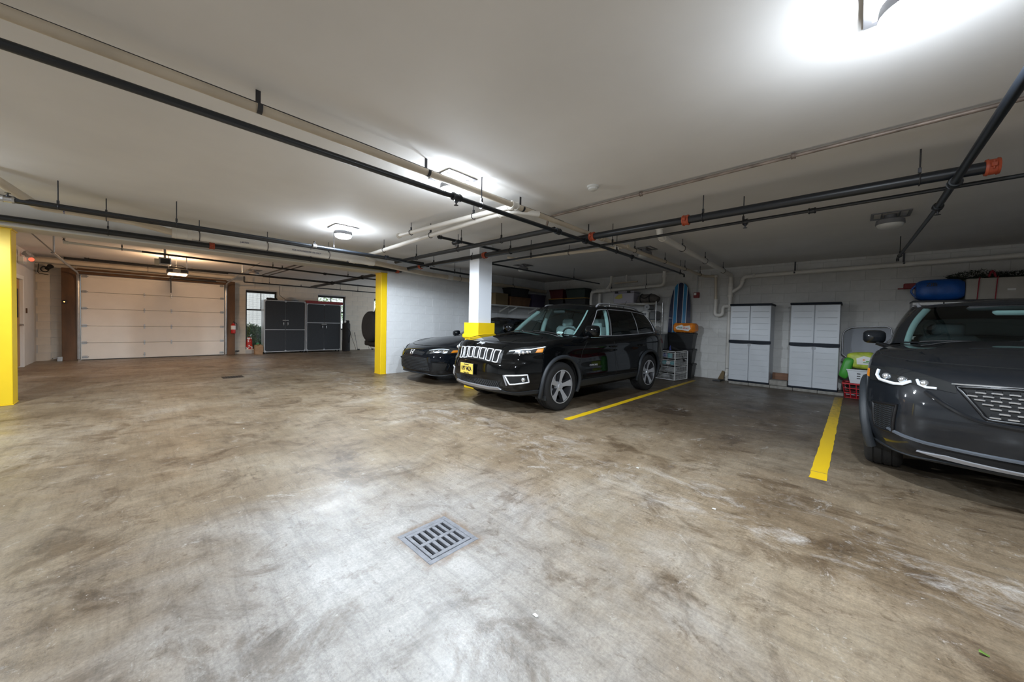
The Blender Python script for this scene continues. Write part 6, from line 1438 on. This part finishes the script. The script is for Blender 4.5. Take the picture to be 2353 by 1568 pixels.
for k, (a, b, mm) in enumerate(((-7.46, -6.85, 'tote_red'), (-6.80, -6.02, 'tote_green'))):
    tub('storage_bin', ['dark bin with an orange lid under the dark red bin in the corner', 'dark bin with an orange lid under the dark green bin'][k], a, b, 9.52, 9.92, 1.812, 2.12, 'plastic_black', 'lid_orange')
    tub('storage_bin', ['dark red bin in the far corner', 'dark green bin in the far corner'][k], a+.02, b-.02, 9.53, 9.91, 2.122, 2.42, mm)
# storage over the dark grey SUV
t = thing('wire_rack', 'white edged overhead rack on the storage wall above the dark grey SUV', 'shelf', (1.8, 9.7, 1.78))
MB().bb(.72, 4.2, 9.42, 9.95, 1.79, 1.82, .004).build('board', 'plastic_black', t, world=True)
MB().bb(.72, 4.2, 9.40, 9.42, 1.735, 1.785, .004).build('edge_strip', 'plastic_white', t, world=True)
for x in (1.07, 1.42, 1.80, 2.3): MB().bb(x-.008, x+.008, 9.395, 9.402, 1.73, 1.80).build('strip_clip', 'plastic_black', t, world=True)
for x in (.74, 2.4): MB().bb(x-.015, x+.015, 9.5, 9.95, 1.60, 1.79).build('bracket', 'satin_silver', t, world=True)
t = thing('duffel_bag', 'blue tarp bag with black lettering above the dark grey SUV', 'bag', (1.02, 9.62, 1.821)); G = []
for i in range(15):
    q = i/14; x = .76+.54*q; s = 1-.28*abs(2*q-1)**6; G.append([(x, 9.63+.19*s*np.sign(math.cos(a))*abs(math.cos(a))**.7, 1.821+.185+.185*s*np.sign(math.sin(a))*abs(math.sin(a))**.65) for a in np.linspace(0, 2*PI, 25)])
MB().grid(np.array(G)).add(G[0][:-1], [tuple(range(24))]).add(G[-1][:-1], [tuple(range(24))]).build('bag_body', 'tarp_blue', t, 50, world=True)
for s, x in ((-1, .76), (1, 1.30)): MB().tube([(x+s*.05*math.sin(PI*k/10), 9.60, 2.0-.10+.20*k/10) for k in range(11)], .014, 6).build('end_handle', 'tarp_blue', t, 50, world=True)
me = text_mesh('Zilli', .085, 'lettering', .003, bold=True); me.materials.append(MT['ink']); o = bpy.data.objects.new('lettering', me); COL.objects.link(o); o.parent = t; o.location = (.93-1.02, 9.44-9.62-.004, 2.09-1.821); o.rotation_euler = (PI/2, 0, 0)
single(MB().box((.70, 9.72, 2.10), (.16, .10, .10), bev=.01).box((.60, 9.72, 2.06), (.10, .05, .02)), 'tool_case', 'red_dark', 'small dark red tool behind the left end of the blue bag', 'tool')
t = thing('long_box', 'long pale box with two red carrying straps above the dark grey SUV', 'box', (2.1, 9.68, 1.821))
MB().bb(1.31, 2.85, 9.50, 9.90, 1.821, 2.17, .012).build('box_body', 'box_white', t, world=True)
for x in (1.44, 1.62): MB().tube(rpath([(x-.012, 9.492, 1.825), (x, 9.492, 2.15), (x+.02, 9.56, 2.185), (x+.02, 9.88, 2.185)], .03), .016, 6, flat=.4).build('strap', 'strap_red', t, 50, world=True)
MB().bb(1.72, 1.80, 9.494, 9.499, 1.96, 1.99).build('sticker', 'plastic_white', t, world=True)
t = thing('garland', 'dark green garland heap lying on the long pale box', 'garland', (1.9, 9.7, 2.172)); m = MB(); nl = 1500
for k in range(nl):
    q = RNG.uniform(); x = 1.12+1.2*q; h = .06+.10*math.sin(PI*min(1, q*1.1))*(.6+.4*math.sin(9*q)); p = Vector((x, 9.7+RNG.normal()*.09, (2.185 if x > 1.31 else 2.19)+RNG.uniform()*abs(h))); d = Vector(RNG.normal(size=3)).normalized(); u = d.orthogonal().normalized()*.006; s = RNG.uniform(.02, .045)
    p.z = max(p.z, 2.18); d.z = abs(d.z); m.add([p-u, p+u, p+d*s+u*.3, p+d*s-u*.3], [(0, 1, 2, 3)])
o = m.build('needles', 'garland', t, world=True); o['kind'] = 'stuff'
MB().tube([(1.15+1.15*k/14, 9.7+.06*math.sin(k), 2.20+.02*math.sin(2*k)) for k in range(15)], .022, 6).build('core', 'garland', t, 50, world=True)
MB().tube([(1.55+.07*k/8, 9.60, 2.19+.10*math.sin(PI*k/8)) for k in range(9)], .014, 6).build('red_bow', 'strap_red', t, 50, world=True)
# baskets, bags and folded chair beside the right cabinet
def basket(label, x0, x1, y0, y1, z0, z1, m, slots):
    t = thing('laundry_basket', label, 'basket', ((x0+x1)/2, (y0+y1)/2, z0), group='laundry baskets by the cabinet'); mb = MB(); tp = .04
    def P(u, v, side):
        k = tp*(1-v); z = z0+(z1-z0)*v
        return {0: (x0+k+(x1-x0-2*k)*u, y0+k, z), 1: (x1-k, y0+k+(y1-y0-2*k)*u, z), 2: (x1-k-(x1-x0-2*k)*u, y1-k, z), 3: (x0+k, y1-k-(y1-y0-2*k)*u, z)}[side]
    def bar(a, b, w): mb.tube([a, b], w, 6)
    for s in range(4):
        for u in np.linspace(0, 1, slots): bar(P(u, 0, s), P(u, 1, s), .008)
        for v in (.0, .35, .68): bar(P(0, v, s), P(1, v, s), .009)
        bar(P(0, 1, s), P(1, 1, s), .016)
    mb.build('lattice', m, t, 50, world=True)
    MB().bb(x0+tp, x1-tp, y0+tp, y1-tp, z0, z0+.008).build('bottom', m, t, world=True)
    return t
basket('red lattice laundry basket on the floor beside the right grey cabinet', -.13, .42, 9.24, 9.66, .0, .27, 'basket_red', 7)
t = thing('laundry_basket', 'white laundry basket stacked on the red basket', 'basket', (.18, 9.5, .275), group='laundry baskets by the cabinet'); mb = MB()
x0, x1, y0, y1 = -.08, .44, 9.22, 9.66; k = .05
a = [(x0+k, y0+k, .285), (x1-k, y0+k, .285), (x1-k, y1-k, .285), (x0+k, y1-k, .285)]; b = [(x0, y0, .53), (x1, y0, .53), (x1, y1, .53), (x0, y1, .53)]; mb.add(a+b, [(3, 2, 1, 0), (0, 1, 5, 4), (1, 2, 6, 5), (2, 3, 7, 6), (3, 0, 4, 7)]); mb.build('tub', 'basket_white', t, world=True)
MB().tube([(x0, y0, .535), (x1, y0, .535), (x1, y1, .535), (x0, y1, .535)], .014, 8, closed=True).build('rim', 'basket_white', t, 50, world=True)
for i in range(3):
    for j in range(3): MB().box((x0+.16+.11*j, y0+.028-.012*i*.8, .38+.045*i), (.05, .012, .016), bev=.005).build('slot', 'plastic_black', t, world=True)
single(MB().sphere((.12, 9.5, .20), .1, 12, 8, (2.2, 1.6, .75)), 'cloth_bundle', 'cloth_dark', 'dark cloth bundle between the red and the white basket', 'cloth', 60)
def soft_bag(name, label, c, s, m, rz=0., extra=None):
    G = []; t = thing(name, label, 'bag', (c[0], c[1], c[2]-s[2]/2))
    mb = MB().sphere((0, 0, 0), .5, 20, 14); V = []
    for v in mb.v:
        q = [np.sign(a)*abs(a*2)**.55*.5 for a in v]; V.append((q[0]*s[0]*(1+.05*math.sin(9*v[2]+5*v[1])), q[1]*s[1], q[2]*s[2]*(1+.06*math.sin(8*v[0]))))
    mb.v = V; mb.xf(Matrix.Translation((0, 0, s[2]/2))@Matrix.Rotation(rz, 4, 'Y')); mb.build('sack', m, t, 60); return t
t = soft_bag('fertilizer_bag', 'lime green garden bag with a white printed panel on the white basket', (.12, 9.46, .71), (.42, .26, .32), 'bag_lime')
m = MB(); m.add([(-.07, -.135, .09), (.13, -.135, .09), (.15, -.135, .22), (.02, -.135, .25), (-.08, -.135, .20)], [(0, 1, 2, 3, 4)]); m.build('label_panel', 'white_print', t)
m = MB(); m.add([(.02+.022*math.cos(a)*(1 if i % 2 else .45), -.139, .18+.022*math.sin(a)*(1 if i % 2 else .45)) for i, a in enumerate(np.linspace(0, 2*PI, 13)[:-1])], [tuple(range(12))]); m.build('printed_flower', 'orange_wrap', t)
m = MB().box((.05, -.139, .13), (.07, .002, .012)).box((.07, -.139, .155), (.04, .002, .02)); m.build('printed_stem', 'bag_green', t)
soft_bag('fertilizer_bag', 'bright green bag slumped between the right cabinet and the lime bag', (-.09, 9.42, .56), (.16, .22, .42), 'bag_green', .25)
t = thing('folding_chair', 'grey folded lounge chair with a silver frame leaning on the wall by the baskets', 'chair', (.12, 9.85, .0))
Pf = rpath([(-.16, 9.83, .66), (-.16, 9.90, 1.25), (-.02, 9.91, 1.33), (.50, 9.91, 1.33), (.52, 9.83, .66)], .08, 6)
MB().tube(rpath([(-.17, 9.80, .80), (-.17, 9.88, 1.24), (-.05, 9.90, 1.34), (.50, 9.90, 1.36), (.55, 9.80, .80), (.45, 9.78, .70), (-.07, 9.78, .70)], .08, 5), .012, 8, closed=True).build('frame', 'satin_silver', t, 50, world=True)
m = MB(); m.add([(-.15, 9.79, .78), (-.06, 9.775, .715), (.44, 9.775, .715), (.53, 9.79, .80), (.49, 9.89, 1.33), (-.04, 9.89, 1.31), (-.15, 9.87, 1.22)], [tuple(range(7))]); V = m.v[:]; m.add([(a, b+.015, c) for a, b, c in V], [tuple(range(7))[::-1]]+[(i, (i+1) % 7, 7+(i+1) % 7, 7+i) for i in range(0)]); m.build('fabric', 'chair_grey', t, world=True)
m = MB()
for x in (-.12, .45): m.tube([(x, 9.80, .72), (x, 9.70, .0)], .011, 8)
m.tube([(-.12, 9.70, .012), (.45, 9.70, .012)], .011, 8); m.build('legs', 'satin_silver', t, 50, world=True)
MB().box((-.13, 9.76, .68), (.09, .09, .10), bev=.03).build('hinge_cap', 'plastic_grey', t, world=True)
# ================================================================= covered off-road car behind the yellow pillar
wr = thing('off_road_car', 'dark off-road car with a black covered spare wheel behind the slim yellow pillar', 'car', (-10.07, 7.0, 0), -PI/2)
# local: +x is the car's front? the rear points to the door bay opening, so local +x looks to world -Y (rear of the car)
mb = MB(); prof = [(-2.0, .45), (1.98, .45), (2.03, .62), (2.03, 1.10), (1.98, 1.14), (-.6, 1.14), (-1.95, 1.08), (-2.05, .8)]
mb.prism(prof, -.92, .92, 'y'); mb.build('body', 'paint_black', wr)
mb = MB(); top = [(1.97, 1.14), (1.80, 1.86), (1.6, 1.92), (.2, 1.90), (-.25, 1.86), (-.75, 1.14)]
V = [(x, s*(.90-.10*(z-1.14)/.7), z) for s in (-1, 1) for x, z in top]; n = 6; mb.add(V, [tuple(range(n))[::-1], tuple(range(n, 2*n))]+[(i, (i+1) % n, n+(i+1) % n, n+i) for i in range(n)]); mb.build('soft_top', 'black_fabric', wr)
mb = MB(); mb.box((2.12, 0, .58), (.16, 1.6, .16), bev=.03); mb.build('rear_bumper', 'cladding', wr)
for s in (-1, 1): MB().box((2.05, s*.82, .98), (.05, .14, .22), bev=.02).build('rear_lamp', 'tail_red', wr)
for x in (1.25, -1.35):
    for s in (-1, 1):
        w = make_wheel('suv', .42, .28, .22); w.parent = wr; w.location = (x, s*.78, .42); w.rotation_euler = (0, 0, 0 if s > 0 else PI)
        MB().tube([(x+.55*math.cos(a), s*.95, .46+.52*math.sin(a)) for a in np.linspace(.1, PI-.1, 14)], .06, 8).build('arch_flare', 'cladding', wr, 50)
MB().box((2.16, 0, 1.08), (.22, .2, .2), bev=.03).build('spare_carrier', 'plastic_black', wr)
o = MB().lathe([(.02, 2.20), (.40, 2.20), (.44, 2.24), (.45, 2.34), (.44, 2.42), (.40, 2.46), (.30, 2.475), (.01, 2.48)], (0, 0, 1.08), 40, 'x').build('spare_cover', 'black_fabric', wr, 40); o['label'] = 'soft black cover over the spare wheel'

# ================================================================= litter on the floor
LEAF = (.408, 2.283); SCRAPS = ((-1.348, 3.056), (-.664, 2.757), (-4.96, .824), (-.95, 1.177))
t = MB(); n = 9
for k in range(n):
    a = k/(n-1); t.v += [(.04*(a-.5), .013*math.sin(PI*a), .004+.006*math.sin(5*a)), (.04*(a-.5), -.012*math.sin(PI*a), .004+.005*math.cos(4*a))]
t.f = [(2*k, 2*k+1, 2*k+3, 2*k+2) for k in range(n-1)]
t.xf(Matrix.Translation((LEAF[0], LEAF[1], .001))@Matrix.Rotation(.7, 4, 'Z')); single(t, 'fallen_leaf', 'leaf_light', 'small green leaf lying on the concrete near the lower right corner', 'leaf', 40)
for k, (x, y) in enumerate(SCRAPS):
    t = MB(); t.add([(x-.012, y-.005, .002), (x+.010, y-.007, .003), (x+.014, y+.004, .006), (x-.008, y+.008, .003)], [(0, 1, 2, 3)]); t.add([(x-.012, y-.005, .0005), (x+.010, y-.007, .0005), (x+.014, y+.004, .0005), (x-.008, y+.008, .0005)], [(3, 2, 1, 0)])
    single(t, 'paper_scrap', 'white_print', ['tiny white paper scrap in the middle of the floor right of the drain', 'tiny white scrap on the floor in front of the broad yellow stripe', 'tiny pale scrap on the floor on the left, in line with the slim pillar', 'tiny white scrap near the lower edge, right of the drain'][k], 'scrap', group='paper scraps on the floor')
